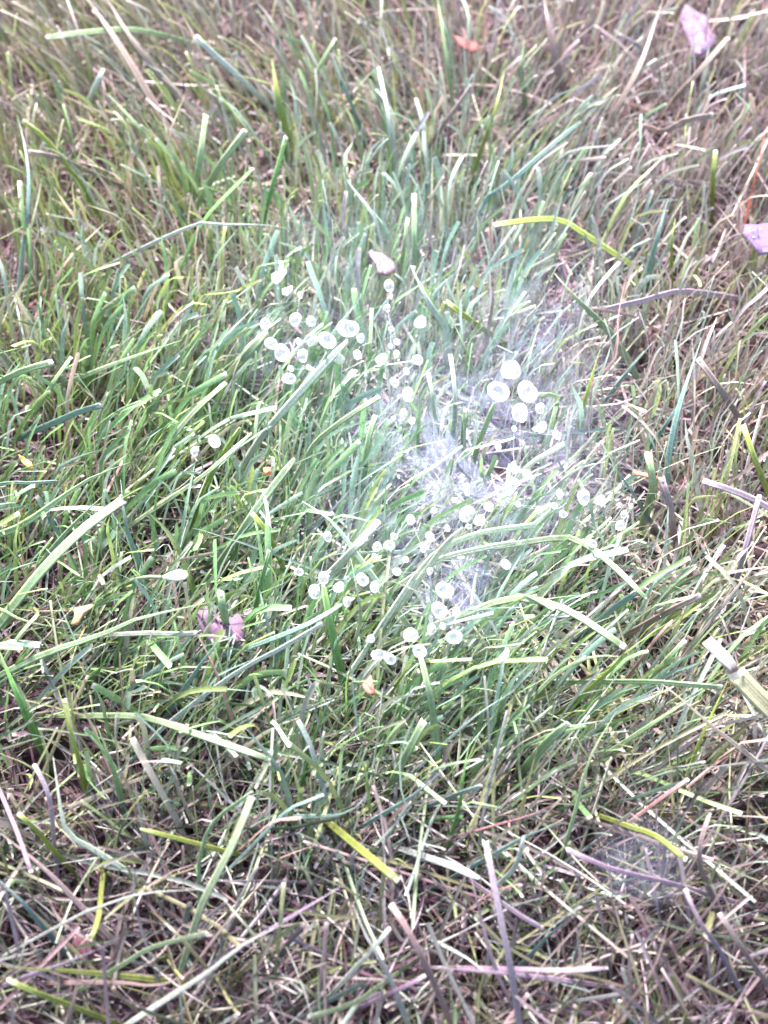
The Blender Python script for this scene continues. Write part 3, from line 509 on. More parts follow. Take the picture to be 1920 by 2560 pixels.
# ------------------------------------------------------------------ traced drops: crop, x, y, radius (crop px), label or cluster key
DR = [
 ('Q', 340, 325, 45, 'dew drop on the tip of a broad blade, leftmost of the upper left cluster'),
 ('Q', 385, 475, 50, 'oval dew drop just below the leftmost one of the upper left cluster'),
 ('Q', 468, 550, 66, 'big bright dew drop in the lower left of the upper left cluster'),
 ('Q', 595, 465, 28, 'UL'), ('Q', 625, 575, 50, 'UM'), ('Q', 690, 450, 50, 'UM'),
 ('Q', 808, 450, 68, 'large faceted dew drop in the upper left cluster, just lower left of the largest'),
 ('Q', 965, 365, 78, 'largest dew drop of the upper left cluster, at the tip of a long pale blade'),
 ('Q', 1060, 440, 34, 'small dew drop touching the right side of the largest upper left drop'),
 ('Q', 568, 300, 52, 'left one of the two dew drops along the top of the upper left cluster'),
 ('Q', 685, 310, 40, 'right one of the two dew drops along the top of the upper left cluster'),
 ('Q', 520, 740, 50, 'lowest dew drop of the upper left cluster, lilac tinted'),
 ('Q', 895, 590, 48, 'UM'), ('Q', 1035, 565, 40, 'UM'),
 ('Q', 605, 115, 26, 'UL'), ('Q', 500, 85, 30, 'UL'), ('Q', 535, 665, 26, 'UL'), ('Q', 670, 660, 24, 'UL'),
 ('Q', 1275, 45, 46, 'pinkish pear-shaped dew drop above the upper middle drops'),
 ('Q', 1262, 215, 30, 'small dew drop under the pinkish pear-shaped one'),
 ('Q', 1512, 315, 50, 'round dew drop beside the broad bent blade above the centre'),
 ('Q', 1335, 465, 28, 'UC'), ('Q', 1290, 370, 22, 'UC'), ('Q', 1285, 500, 20, 'UC'), ('Q', 1330, 560, 30, 'UC'),
 ('Q', 1220, 592, 46, 'tilted oval dew drop above the tall narrow one'),
 ('Q', 1490, 600, 44, 'dew drop between the tilted oval one and the broad bent blade'),
 ('Q', 1316, 770, 40, 'slim dew drop just upper left of the tall narrow one'),
 ('Q', 1418, 868, 60, 'tall narrow dew drop in the upper middle, like an open ring'),
 ('Q', 1378, 1000, 32, 'UC'), ('Q', 1450, 1060, 30, 'UC'), ('Q', 1310, 1040, 20, 'UC'), ('Q', 1405, 690, 28, 'UC'),
 ('D', 1270, 1195, 42, 'ring-like dew drop far left of the web, right one of a pair'),
 ('D', 1155, 1255, 30, 'small white dew drop far left of the web, left one of a pair'),
 ('N', 630, 620, 70, 'topmost of the big dew drops at the upper right, on the web'),
 ('N', 543, 765, 76, 'big ring-like dew drop at the upper right, standing on a blade tip'),
 ('N', 742, 772, 74, 'big ring-like dew drop at the upper right, right one of the two rings'),
 ('N', 690, 920, 64, 'big glassy dew drop under the two ring-like ones at the upper right'),
 ('N', 830, 890, 36, 'UR'), ('N', 840, 1015, 44, 'tall narrow dew drop below right of the big upper right drops'),
 ('N', 798, 1030, 20, 'UR'), ('N', 945, 1070, 34, 'oval dew drop farthest right below the big upper right drops'),
 ('N', 650, 1030, 22, 'UR'), ('N', 540, 1155, 26, 'FH'),
 ('N', 660, 1310, 30, 'FH'), ('N', 735, 1335, 28, 'FH'), ('N', 668, 1400, 26, 'FH'), ('N', 648, 1275, 22, 'FH'),
 ('R', 850, 1012, 34, 'FL'), ('R', 900, 1100, 38, 'FL'), ('R', 905, 1175, 28, 'FL'), ('R', 775, 1245, 34, 'FL'), ('R', 835, 1282, 30, 'FL'),
 ('R', 895, 1392, 88, 'largest dew drop below the funnel hole, at the start of the drop row'),
 ('R', 1035, 1450, 64, 'dew drop with a dark slit, right of the largest one below the funnel hole'),
 ('R', 1130, 1310, 58, 'oblong tilted dew drop right above the one with the dark slit'),
 ('R', 1335, 1250, 52, 'round dew drop lower right of the funnel hole'),
 ('R', 1430, 1290, 34, 'FH'), ('R', 195, 1005, 20, 'TN'), ('R', 560, 1350, 34, 'faint dew drop on the web left of the largest one below the funnel hole'),
 ('R', 515, 1612, 46, 'DM'), ('R', 920, 1520, 34, 'DM'), ('R', 700, 1540, 34, 'DM'),
 ('P', 360, 430, 40, 'ring-like dew drop left of the star-shaped shoot'),
 ('P', 732, 500, 40, 'white dew drop right of the star-shaped shoot, left one of two touching'),
 ('P', 825, 490, 42, 'white dew drop right of the star-shaped shoot, right one of two touching'),
 ('P', 715, 572, 24, 'TN'), ('P', 985, 300, 38, 'single round dew drop between the star-shaped shoot and the funnel hole'),
 ('P', 1083, 515, 33, 'DM'), ('P', 948, 600, 25, 'TN'), ('P', 880, 690, 34, 'dew drop alone between the star-shaped shoot and the lower drops'),
 ('P', 860, 425, 26, 'TN'),
 ('P', 328, 740, 48, 'dew drop crowning the broad green blade, left in the lower left cluster'),
 ('P', 258, 845, 55, 'lilac glassy dew drop at the left end of the lower left cluster'),
 ('P', 445, 805, 48, 'tall glassy dew drop in the middle of the lower left cluster'),
 ('P', 507, 745, 26, 'TN'), ('P', 622, 750, 54, 'largest dew drop of the lower left cluster, right of the slim stem'),
 ('P', 715, 808, 42, 'round dew drop at the right end of the lower left cluster'),
 ('P', 505, 920, 40, 'lowest dew drop of the lower left cluster, on a bluish blade'),
 ('P', 143, 690, 35, 'faint bluish dew drop upper left of the lower left cluster'),
 ('P', 1240, 825, 68, 'largest ring-like dew drop of the lower drops, topmost of them'),
 ('P', 1200, 980, 62, 'ring-like dew drop directly below the topmost of the lower drops'),
 ('P', 1328, 1000, 38, 'smaller oval dew drop at the right among the lower drops'),
 ('P', 1140, 1130, 42, 'oval dew drop in the middle of the lower drops'),
 ('P', 985, 1165, 58, 'round dew drop at the left among the lower drops'),
 ('P', 1312, 1182, 62, 'ring-like dew drop at the lower right of the lower drops'),
 ('P', 1052, 1290, 54, 'dew drop on the tip of the thick pale green blade, lowest of the lower drops'),
 ('P', 1225, 1105, 26, 'TN'), ('P', 1130, 690, 30, 'whitish dew drop just above the topmost ring of the lower drops'),
 ('P', 685, 1195, 32, 'small lilac dew drop above the pair at the lower left of the lower drops'),
 ('P', 738, 1315, 46, 'left one of the pair of dew drops left of the lower drops'),
 ('P', 828, 1348, 46, 'right one of the pair of dew drops left of the lower drops'),
 ('O', 750, 255, 34, 'small white dew drop right of the funnel hole, upper left of the bright faceted one'),
 ('O', 932, 285, 60, 'bright faceted dew drop right of the funnel hole'),
 ('O', 1058, 300, 42, 'pinkish dew drop beside the bright faceted one'),
 ('O', 712, 345, 28, 'TN'), ('O', 778, 408, 30, 'TN'), ('O', 598, 375, 28, 'dew drop on the right end of the long whitish arching blade'),
 ('O', 1235, 412, 30, 'upper one of the two dew drops farthest right'),
 ('O', 1210, 490, 42, 'lower and larger one of the two dew drops farthest right'),
 ('O', 1000, 630, 36, 'upper one of the two dew drops on the drooping yellowish blade'),
 ('O', 1042, 703, 34, 'lower one of the two dew drops on the drooping yellowish blade'),
 ('O', 345, 790, 42, 'dew drop on a blade tip between the lower drops and the drooping blade'),
 ('O', 1203, 340, 22, 'TN'), ('O', 1290, 345, 20, 'TN'),
]
SHARED = {
 'UL': ('tiny pale dew drop among the larger ones of the upper left cluster', 'tiny drops of the upper left cluster'),
 'UM': ('medium glassy dew drop below or beside the faceted one of the upper left cluster', 'medium drops of the upper left cluster'),
 'UC': ('small dew drop in the upper middle, around the tall narrow one', 'small drops of the upper middle'),
 'UR': ('small dew drop just under the big upper right drops', 'small drops at the upper right'),
 'FH': ('small dew drop on the silk at the upper or right rim of the funnel hole', 'small drops around the funnel hole'),
 'FL': ('small white dew drop on the silk left below the funnel hole', 'small drops left below the funnel hole'),
 'DM': ('small dew drop on the grass under the drop row below the funnel hole', 'small drops under the drop row'),
 'TN': ('tiny bead-like dew drop among the lower half of the drops', 'tiny drops in the lower half'),
}
# the small drops, one by one, in the order they are listed above
OWN = {
 'UL': ['tiny bright round drop in the middle of the upper left cluster',
        'tiny bluish drop highest above the upper left cluster, right one of two',
        'tiny bluish drop highest above the upper left cluster, left one of two',
        'tiny lilac drop just above the lowest drop of the upper left cluster',
        'tiny drop between the long broad pale blade and the faceted drop'],
 'UM': ['glassy drop just right of the big bright lower left one of the upper left cluster',
        'egg-shaped glassy drop directly left of the large faceted one in the upper left cluster',
        'pale glassy drop behind the long broad blade, below the largest upper left drop',
        'pale drop at the lower right end of the upper left cluster'],
 'UC': ['small bright drop above the tilted oval one, right of a pair',
        'faint small drop highest among the small ones of the upper middle',
        'small drop above the tilted oval one in the upper middle, left of a pair',
        'faint drop immediately upper right of the tilted oval one in the upper middle',
        'small pinkish drop just below the tall narrow one',
        'small bluish drop lowest right below the tall narrow one',
        'tiny pinkish drop lowest left below the tall narrow one',
        'faint drop midway between the tilted oval one and the tall narrow one'],
 'UR': ['tilted drop touching the lower right of the big glassy one at the upper right',
        'thin sliver of a drop left of the tall narrow one at the upper right',
        'small oval drop hanging below the big glassy one at the upper right'],
 'FH': ['drop on the upper left rim of the funnel hole',
        'largest of the small drops on the right rim of the funnel hole',
        'drop farthest right beside the rim of the funnel hole',
        'lowest of the small drops beside the right rim of the funnel hole',
        'topmost of the small drops beside the right rim of the funnel hole',
        'faint drop right of the round one lower right of the funnel hole'],
 'FL': ['topmost drop of the short chain on the silk left below the funnel hole',
        'second drop from the top of the chain on the silk left below the funnel hole',
        'faint third drop of the chain on the silk left below the funnel hole',
        'left one of two touching drops just above the largest drop below the funnel hole',
        'right one of two touching drops just above the largest drop below the funnel hole'],
 'DM': ['drop left below the largest one under the funnel hole, upper of a pair',
        'small drop wedged under the drop with the dark slit',
        'small pale drop under the largest drop below the funnel hole',
        'drop left below the largest one under the funnel hole, lower of a pair'],
 'TN': ['tiny drop alone on the web at the left tip of the snapped pale blade',
        'tiny drop just under the two touching white ones right of the star-shaped shoot',
        'tiny bluish drop between the star-shaped shoot and the lower drops',
        'tiny faint drop above the two touching white ones right of the star-shaped shoot',
        'tiny round drop left of the slim stem in the lower left cluster',
        'tiny faint drop in the middle right of the lower drops, beside the oval one',
        'tiny white drop directly below the small white one right of the funnel hole',
        'tiny drop lower left of the bright faceted one right of the funnel hole',
        'tiny drop just left above the two drops farthest right',
        'tiny drop just right above the two drops farthest right'],
}

def drop_list():
    out = []
    for i, (k, x, y, r, lab) in enumerate(DR):
        ox, oy, s = CR[k]
        px, py = ox + x / s, oy + y / s
        z = .0385 + .0022 * math.sin(i * 2.3)
        if (k == 'R' and x > 700) or lab in ('FH', 'FL'): z -= .004
        p = at(px, py, z)
        out.append(dict(p=p, r=r / s * px_size(p), px=px, py=py, label=lab, i=i))
    return out
DROPS = drop_list()

def smooth_path(P, n):
    """Catmull-Rom through the traced points, n stations evenly spaced."""
    P = np.asarray(P, float)
    Q = np.vstack([2 * P[0] - P[1], P, 2 * P[-1] - P[-2]])
    out = []
    for i in range(1, len(Q) - 2):
        for t in np.linspace(0, 1, 12, endpoint=(i == len(Q) - 3)):
            a, b, c, d = Q[i - 1], Q[i], Q[i + 1], Q[i + 2]
            out.append(.5 * (2 * b + (c - a) * t + (2 * a - 5 * b + 4 * c - d) * t * t + (3 * b - a - 3 * c + d) * t ** 3))
    out = np.array(out)
    s = np.concatenate([[0], np.cumsum(np.linalg.norm(np.diff(out, axis=0), axis=1))])
    g = np.linspace(0, s[-1], n)
    return np.stack([np.interp(g, s, out[:, j]) for j in range(3)], 1)

def hero_centre(k, s, z0, z1):
    pp = pts(k, s)
    seg = [0.0]
    for a, b in zip(pp, pp[1:]): seg.append(seg[-1] + math.hypot(b[0] - a[0], b[1] - a[1]))
    P = []
    for (x, y), q in zip(pp, seg):
        t = q / seg[-1]
        zz = (z0 + (z1 - z0) * math.sin(t * math.pi / 2)) / 1000 * 1.18
        P.append(at(x, y, zz))
    P = np.array(P)
    d = P[0] - P[1]; d /= np.linalg.norm(d)
    d[2] = min(d[2], -.6); d /= np.linalg.norm(d)      # rooted: the foot dives into the turf
    foot = P[0] + d * max(.004, (P[0][2] - .003) / -d[2] * .9)
    return np.vstack([foot, P]), len(pp)

HERO = []
for (k, s, w, c, e, z0, z1, lab) in BL:
    P, _ = hero_centre(k, s, z0, z1)
    HERO.append((smooth_path(P, 14), w, c, e, lab))

# where single blades and drops stand: the fine grass does not grow through them
GW, GH = 960, 1280
FRONT = np.full((GH + 2, GW + 2), np.inf)
FRONT2 = FRONT.copy()
def mark(p, rpx, G=None):
    G = FRONT if G is None else G
    rel = p - CAM; dep = rel @ FWD
    x = (IW / 2 + rel @ RIGHT / dep * F_PX) / 2; y = (IH / 2 - rel @ UP / dep * F_PX) / 2
    r = max(1, rpx / 2)
    x0, x1, y0, y1 = int(max(0, x - r)), int(min(GW, x + r + 1)), int(max(0, y - r)), int(min(GH, y + r + 1))
    if x1 > x0 and y1 > y0:
        L = np.linalg.norm(rel)
        yy, xx = np.mgrid[y0:y1, x0:x1]
        m = (xx - x) ** 2 + (yy - y) ** 2 <= r * r
        sub = G[y0:y1, x0:x1]
        sub[m] = np.minimum(np.where(np.isinf(sub[m]), 1e9, sub[m]), L)
for P, w, c, e, lab in HERO:
    D = smooth_path(P[3:], 90)
    for q in D: mark(q, w * .5, FRONT2)
mark(at(1245, 1165, .002), 42)
for d in DROPS: mark(d['p'], d['r'] / px_size(d['p']) * .95)

def in_front(P, G):
    rel = P - CAM; dep = rel @ FWD
    x = ((IW / 2 + rel @ RIGHT / dep * F_PX) / 2).astype(int); y = ((IH / 2 - rel @ UP / dep * F_PX) / 2).astype(int)
    x = np.where((x < 0) | (x >= GW), GW, x); y = np.where((y < 0) | (y >= GH), GH, y)
    fr = G[y, x]
    return np.any((fr < 1e8) & (np.linalg.norm(rel, axis=-1) < fr), axis=1)


# ------------------------------------------------------------------ ground
def ground():
    def axis(a, b, fine, far):
        core = np.arange(a, b + 1e-9, fine)
        g = np.geomspace(fine, far, 30)
        return np.concatenate([a - np.cumsum(g)[::-1], core, b + np.cumsum(g)])
    xs = axis(-.3, .3, .006, 6.0); ys = axis(-.3, .5, .006, 6.0)
    XX, YY = np.meshgrid(xs, ys)
    Z = np.array([[mnoise.noise((x * 45, y * 45, 3)) * .0022 if abs(x) < .5 and abs(y) < .6 else 0 for x in xs] for y in ys])
    V = np.stack([XX, YY, Z], -1).reshape(-1, 3)
    nx, ny = len(xs), len(ys)
    i = (np.arange(ny - 1)[:, None] * nx + np.arange(nx - 1)[None]).reshape(-1, 1)
    F = i + np.array([0, 1, nx + 1, nx])
    me = mesh_from('ground', V, F, mat=soil_material())
    tag(link('ground', me), 'dark reddish brown soil under the matted grass', kind='structure')
ground()

# ------------------------------------------------------------------ bulk grass
def TS(S): return np.concatenate([np.linspace(0, .955, S - 1), [1.0]])

def blade_paths(n, S, pos, length, lean, curl, z0=0.0):
    """centre lines growing from pos along lean (tan), drooping with curl."""
    t = TS(S)[None, :, None]
    d0 = norm(np.concatenate([lean * .55, np.ones((n, 1))], 1))
    d1 = norm(np.concatenate([lean * (1 + curl[:, None]), np.ones((n, 1)) * (1 - .5 * curl[:, None])], 1))
    P = pos[:, None, :] + length[:, None, None] * (t * d0[:, None, :] * (1 - t / 2) + t * t / 2 * d1[:, None, :])
    return P

HOLE_ONLY = 'hole'
HOLE_XY = at(1245, 1165, .004)[:2]
def clumpv(X, Y):
    return np.array([mnoise.noise((x * 40, y * 40, 5.5)) for x, y in zip(X, Y)])

def bulk(name, n, wid, leng, hmul, spread_mul, S, blunt, mat, label, keepclear=None, wts_mul=None, flat=False, near=False, tuft=False, sp_c=.75):
    X = rng.uniform(X0, X1, n); Y = rng.uniform(Y0, Y1, n)
    px, py = ground_px(X, Y)
    fd = field(px, py)
    clump = np.array([mnoise.noise((x * 60, y * 60, 9.1)) for x, y in zip(X, Y)])
    low = np.clip((py - 1850) / 450, 0, 1)            # thinner, flatter turf towards the near edge
    keep = rng.random(n) < (1.0 + .45 * clump * 1.6 - .05 * low) * (1.0 if flat else np.clip(.8 + 1.5 * clump, .2, 1.2))
    if tuft: keep &= rng.random(n) < .03 + np.maximum.reduce([np.exp(-(((px - x) / a) ** 2 + ((py - y) / b) ** 2)) for x, y, a, b in ((800, 1250, 520, 480), (1150, 1500, 420, 330), (300, 1150, 420, 480), (1000, 700, 420, 300), (500, 1650, 500, 260))])
    if near: keep &= rng.random(n) < np.clip((py - 1550) / 450, .10, 1)
    X, Y, px, py, fd, low = X[keep], Y[keep], px[keep], py[keep], fd[keep], low[keep]
    n = len(X)
    wts = fd[:, 3:].copy()
    if wts_mul is not None: wts *= np.array(wts_mul)
    col, idx = pick_cols(wts, n)
    # light fall-off painted into blade colour: near side dimmed, middle brightened and minted
    near_dim = np.clip((py - 1750 + 250 * clumpv(X, Y)) / 500, 0, 1)[:, None] * np.ones(3)
    col = col * (1 - near_dim * np.array([.38, .42, .33]))
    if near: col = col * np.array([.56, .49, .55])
    fresh_lift = np.exp(-((px - 1000) ** 2 / (2 * 420 ** 2) + (py - 1250) ** 2 / (2 * 480 ** 2)))[:, None]
    col = col * (1 + .22 * fresh_lift) + np.array([.004, .016, .014]) * fresh_lift
    cl = np.array([[mnoise.noise((x * 28, y * 28, 1.3)), mnoise.noise((x * 28, y * 28, 7.7))] for x, y in zip(X, Y)])
    sp = fd[:, 2:3] * spread_mul
    lean = fd[:, :2] + cl * sp * 1.3 + rng.normal(0, 1, (n, 2)) * sp * .75
    L = rng.uniform(leng[0], leng[1], n) * (1 - .25 * low)
    if flat:
        ang = rng.uniform(0, 2 * np.pi, n)
        lean = np.stack([np.cos(ang), np.sin(ang)], 1) * rng.uniform(2.5, 9, n)[:, None]
    pos = np.stack([X, Y, rng.uniform(0, .004, n) if not flat else rng.uniform(.001, hmul, n)], 1)
    curl = rng.beta(1.2, 3, n) * (1.0 if not flat else .1)
    P = blade_paths(n, S, pos, L, lean, curl)
    if flat:
        P[..., 2] = np.clip(P[..., 2], .001, hmul * 1.8 + rng.random(n)[:, None] * .002)
    z = P[..., 2]; P[..., 2] = np.where(z > .033, .033 + (z - .033) * .35, z)
    # gentle sideways waviness
    wv = rng.normal(0, .0026 if near else .0009, (n, 1, 3)); tt = TS(S)[None, :, None]
    P = P + wv * np.sin(tt * (3.2 if near else 5) + rng.random((n, 1, 1)) * 6)
    if keepclear == HOLE_ONLY:
        ok = np.hypot(P[..., 0] - HOLE_XY[0], P[..., 1] - HOLE_XY[1]).min(1) > .0052
        P, L, col, idx, lean = P[ok], L[ok], col[ok], idx[ok], lean[ok]; n = len(P)
    elif keepclear is not None:
        ok = ~(in_front(P, FRONT) & (rng.random(n) < .98)) & ~(in_front(P, FRONT2) & (rng.random(n) < .62))
        P, L, col, idx, lean = P[ok], L[ok], col[ok], idx[ok], lean[ok]; n = len(P)
    w = rng.uniform(wid[0], wid[1], n) ** 1.0
    t = TS(S)
    prof_p = np.clip(1.05 - t ** 3.0, .06, 1) * (.75 + .25 * np.sin(np.minimum(t * 2.2, 1.57)))
    prof_b = np.where(t > .97, .82, 1.0) * (.8 + .2 * t)
    isb = rng.random(n) < blunt
    W = w[:, None] * np.where(isb[:, None], prof_b[None], prof_p[None])
    a = rng.uniform(0, 2 * np.pi, n)
    side = np.stack([np.cos(a) , np.sin(a) * .6, np.zeros(n)], 1)
    V, F = ribbons(P, W, side, .2)
    # base of a blade runs to a dark reddish brown, mown ends dry out whitish
    C = np.repeat(col[:, None, :], S, 1)
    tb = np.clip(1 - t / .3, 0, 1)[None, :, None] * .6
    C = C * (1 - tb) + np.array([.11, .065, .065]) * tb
    dry = np.zeros((n, S)); dry[:, -1] = (.35 if near else 1) * isb * rng.uniform(.15, .8, n) * (rng.random(n) < .65)
    C = C * (1 - dry[..., None]) + np.array([.72, .60, .56]) * dry[..., None]
    C = np.repeat(C[:, :, None, :], 3, 2).reshape(-1, 3)
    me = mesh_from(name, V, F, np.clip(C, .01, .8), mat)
    o = link(name, me)
    tag(o, label, kind='stuff')
    return o

CLEAR = True
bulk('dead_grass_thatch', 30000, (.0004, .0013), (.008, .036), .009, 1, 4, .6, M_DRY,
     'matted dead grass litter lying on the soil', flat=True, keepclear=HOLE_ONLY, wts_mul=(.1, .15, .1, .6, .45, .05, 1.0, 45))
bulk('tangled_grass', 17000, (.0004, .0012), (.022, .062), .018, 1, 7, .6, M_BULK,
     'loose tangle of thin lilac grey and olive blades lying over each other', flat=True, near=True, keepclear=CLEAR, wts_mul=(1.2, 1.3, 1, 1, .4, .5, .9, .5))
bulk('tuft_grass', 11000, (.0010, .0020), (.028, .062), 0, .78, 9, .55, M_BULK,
     'young mint green tuft of longer grass fanning out in the middle and left', tuft=True, keepclear=CLEAR, wts_mul=(1.3, 1, 1.5, .5, .2, 1.6, .4, 0))
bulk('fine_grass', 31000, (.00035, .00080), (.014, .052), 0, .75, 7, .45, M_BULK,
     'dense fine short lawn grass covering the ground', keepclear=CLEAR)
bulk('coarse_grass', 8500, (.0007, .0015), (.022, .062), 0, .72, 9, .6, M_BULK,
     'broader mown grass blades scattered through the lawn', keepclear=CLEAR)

# ------------------------------------------------------------------ single blades
def view_side(P):
    T = norm(np.gradient(P, axis=0)); v = norm(P - CAM)
    return norm(np.cross(T, v))

def hero_mesh(name, P, w, col, end, seed):
    r = np.random.default_rng(seed)
    S = len(P)
    T = norm(np.gradient(P, axis=0))
    side = view_side(P)
    side = norm(side.mean(0)[None] * .5 + side)
    tilt = r.uniform(-.45, .45) + np.linspace(0, r.uniform(-.5, .5), S)
    nn = np.cross(T, side)
    sd = side * np.cos(tilt)[:, None] + nn * np.sin(tilt)[:, None]
    nn = norm(np.cross(T, sd))
    if np.mean(np.sum(nn * (P - CAM), 1)) > 0: nn = -nn        # nn looks back to the viewer's side
    t = np.linspace(0, 1, S)
    wid = np.array([px_size(p) for p in P]) * w
    foot = .55 + .45 * np.clip(t / .35, 0, 1)
    if end == 'p': prof = foot * np.clip(1 - ((t - .45) / .55).clip(0, 1) ** 1.6, .07, 1)
    elif end == 'r': prof = foot * np.where(t > .93, .6, 1.0)
    else: prof = foot * (1 + 0 * t)
    hw = wid * prof / 2
    th = np.minimum(hw * .16, .00016)
    fold = hw * r.uniform(.12, .34)
    # lens-like section: edge, upper flank, groove, upper flank, edge, keel
    sec = [(-1, 0, 0), (-.5, 1, .45), (0, .6, .95), (.5, 1, .45), (1, 0, 0), (0, -1.3, 1.0)]
    V = []
    for a, b, f in sec:
        V.append(P + sd * (hw * a)[:, None] + nn * (b * th - f * fold + fold)[:, None])
    V = np.stack(V, 1)                                          # S,6,3
    F = []
    for i in range(S - 1):
        for j in range(6):
            k = (j + 1) % 6
            F.append((i * 6 + j, i * 6 + k, (i + 1) * 6 + k, (i + 1) * 6 + j))
    e = (S - 1) * 6
    F += [(e, e + 1, e + 2, e + 5), (e + 5, e + 2, e + 3, e + 4), (5, 2, 1, 0), (4, 3, 2, 5)]
    C = np.array(col)[None] * (1 + .0 * t[:, None])
    C = np.repeat(C, S, 0) if len(C) == 1 else C
    tb = np.clip(1 - t / .25, 0, 1)[:, None] * .6
    C = C * (1 - tb) + np.array([.13, .09, .07]) * tb
    C = C * (1 + .16 * np.sin(t * r.uniform(4, 11) + r.uniform(0, 6)))[:, None]
    C = np.repeat(C[:, None], 6, 1); C[:, 2] *= .82; C[:, [0, 4]] *= 1.12
    uv = np.stack(np.broadcast_arrays(np.array([0, .25, .5, .75, 1, .5])[None], t[:, None]), -1).reshape(-1, 2)
    me = mesh_from(name, V.reshape(-1, 3), F, C.reshape(-1, 3), M_BLADE, uv=uv)
    return me, sd, nn, hw, T

HB = 1.12
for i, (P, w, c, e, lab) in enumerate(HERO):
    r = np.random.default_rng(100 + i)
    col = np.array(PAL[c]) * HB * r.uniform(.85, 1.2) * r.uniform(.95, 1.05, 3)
    col = col * (1 - np.array([.30, .36, .28]) * min(1, max(0, (ground_px(P[-1:, 0], P[-1:, 1], P[-1, 2])[1][0] - 1800) / 400)))  # the same near-side dimming, painted into the single blades
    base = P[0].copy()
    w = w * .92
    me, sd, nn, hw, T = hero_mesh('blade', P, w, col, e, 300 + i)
    # put the object's origin at the blade's foot
    co = np.empty(len(me.vertices) * 3, np.float32); me.vertices.foreach_get('co', co)
    me.vertices.foreach_set('co', (co.reshape(-1, 3) - base).astype(np.float32).ravel()); me.update()
    straw = c in ('S', 'R')
    nm = 'straw_stem' if straw else 'grass_blade'
    tipped = e in 'cr' and w > 8
    if tipped:
        o = bpy.data.objects.new(nm, None); COL.objects.link(o); o.location = base
        link('blade', me, parent=o)
    else:
        o = link(nm, me, loc=base)
    tag(o, lab, 'straw' if straw else 'grass blade', 'single dry stems' if straw else 'single grass blades that stand out')
    if tipped:
        # mown end: a dried, slightly flared collar of tissue with a ragged rim
        q, tdir, s_, n_, h = P[-1] - base, T[-1], sd[-1], nn[-1], hw[-1] * (1.0 if e == 'c' else .8)
        L = h * r.uniform(.7, 1.5)
        ring = []
        for st, (along, sc_) in enumerate([(-L, 1.03), (-L * .3, 1.06), (h * .35, .98)]):
            for a, b in [(-1, 0), (-.5, .28), (0, .22), (.5, .28), (1, 0), (0, -.3)]:
                jag = (r.uniform(-.3, .4) * h if st == 2 else 0)
                ring.append(q + tdir * (along + jag) + s_ * h * a * sc_ + n_ * (h * b * .7 + (h * .1)))
        F = []
        for st in range(2):
            for j in range(6):
                k = (j + 1) % 6
                F.append((st * 6 + j, st * 6 + k, st * 6 + 6 + k, st * 6 + 6 + j))
        F += [(12, 13, 14, 17), (17, 14, 15, 16)]
        tc = np.array([.62, .56, .50]) if e == 'c' else np.array([.45, .48, .40])
        Ct = np.repeat((tc * r.uniform(.75, 1.1))[None], 18, 0); Ct[:6] = Ct[:6] * .35 + col * .65
        uv = np.tile(np.array([[0, 0], [.25, 0], [.5, 0], [.75, 0], [1, 0], [.5, 0]]), (3, 1))
        tm = mesh_from('cut_tip', np.array(ring), F, Ct, M_BLADE, uv=uv)
        link('cut_tip', tm, parent=o)

# ------------------------------------------------------------------ dew drops
def drop_mesh(seed):
    r = np.random.default_rng(seed)
    nu, nv = 28, 18
    V = [(0, 0, 1.0)]
    def rad(th, ph):
        return 1 + .13 * math.sin(2 * ph + seed) * math.sin(th) + .09 * math.sin(3 * th + seed) + .03 * math.cos(ph * 3 + seed * 2) * math.sin(th)
    for i in range(1, nv):
        th = math.pi * i / nv
        for j in range(nu):
            ph = 2 * math.pi * j / nu
            k = rad(th, ph)
            V.append((k * math.sin(th) * math.cos(ph), k * math.sin(th) * math.sin(ph), k * math.cos(th)))
    V.append((0, 0, -1.0 * rad(math.pi, 0)))
    V[0] = (0, 0, rad(0, 0))
    F = []
    for j in range(nu): F.append((0, 1 + j, 1 + (j + 1) % nu, 1 + (j + 1) % nu))
    for i in range(nv - 2):
        for j in range(nu):
            a = 1 + i * nu + j; b = 1 + i * nu + (j + 1) % nu
            F.append((a, a + nu, b + nu, b))
    l = len(V) - 1
    for j in range(nu): F.append((l, 1 + (nv - 2) * nu + (j + 1) % nu, 1 + (nv - 2) * nu + j, 1 + (nv - 2) * nu + j))
    return mesh_from('dew_drop', V, F, mat=M_WATER)
DM = [drop_mesh(s) for s in (1, 2, 3, 4, 5)]
TALL = {'tall': 1.35, 'narrow': 1.35, 'slim': 1.3, 'oval': 1.15, 'oblong': 1.4}
for d in DROPS:
    r = np.random.default_rng(900 + d['i'])
    o = link('dew_drop', DM[d['i'] % 5], loc=d['p'])
    lab, grp = d['label'], 'dew drops on the grass and the web'
    if lab in SHARED: lab, grp = OWN[lab].pop(0), SHARED[lab][1]
    d['r'] *= .93
    st = max([v for k, v in TALL.items() if k in lab] + [1.0])
    o.scale = (d['r'] / st ** .5 * r.uniform(.94, 1.04), d['r'] / st ** .5 * r.uniform(.94, 1.04), d['r'] * st ** .6)
    o.rotation_euler = (r.uniform(-.3, .3), r.uniform(-.35, .35), r.uniform(-.5, .5)) if st == 1 else (0.1, r.uniform(.1, .45), 0)
    tag(o, lab, 'dew drop', grp)

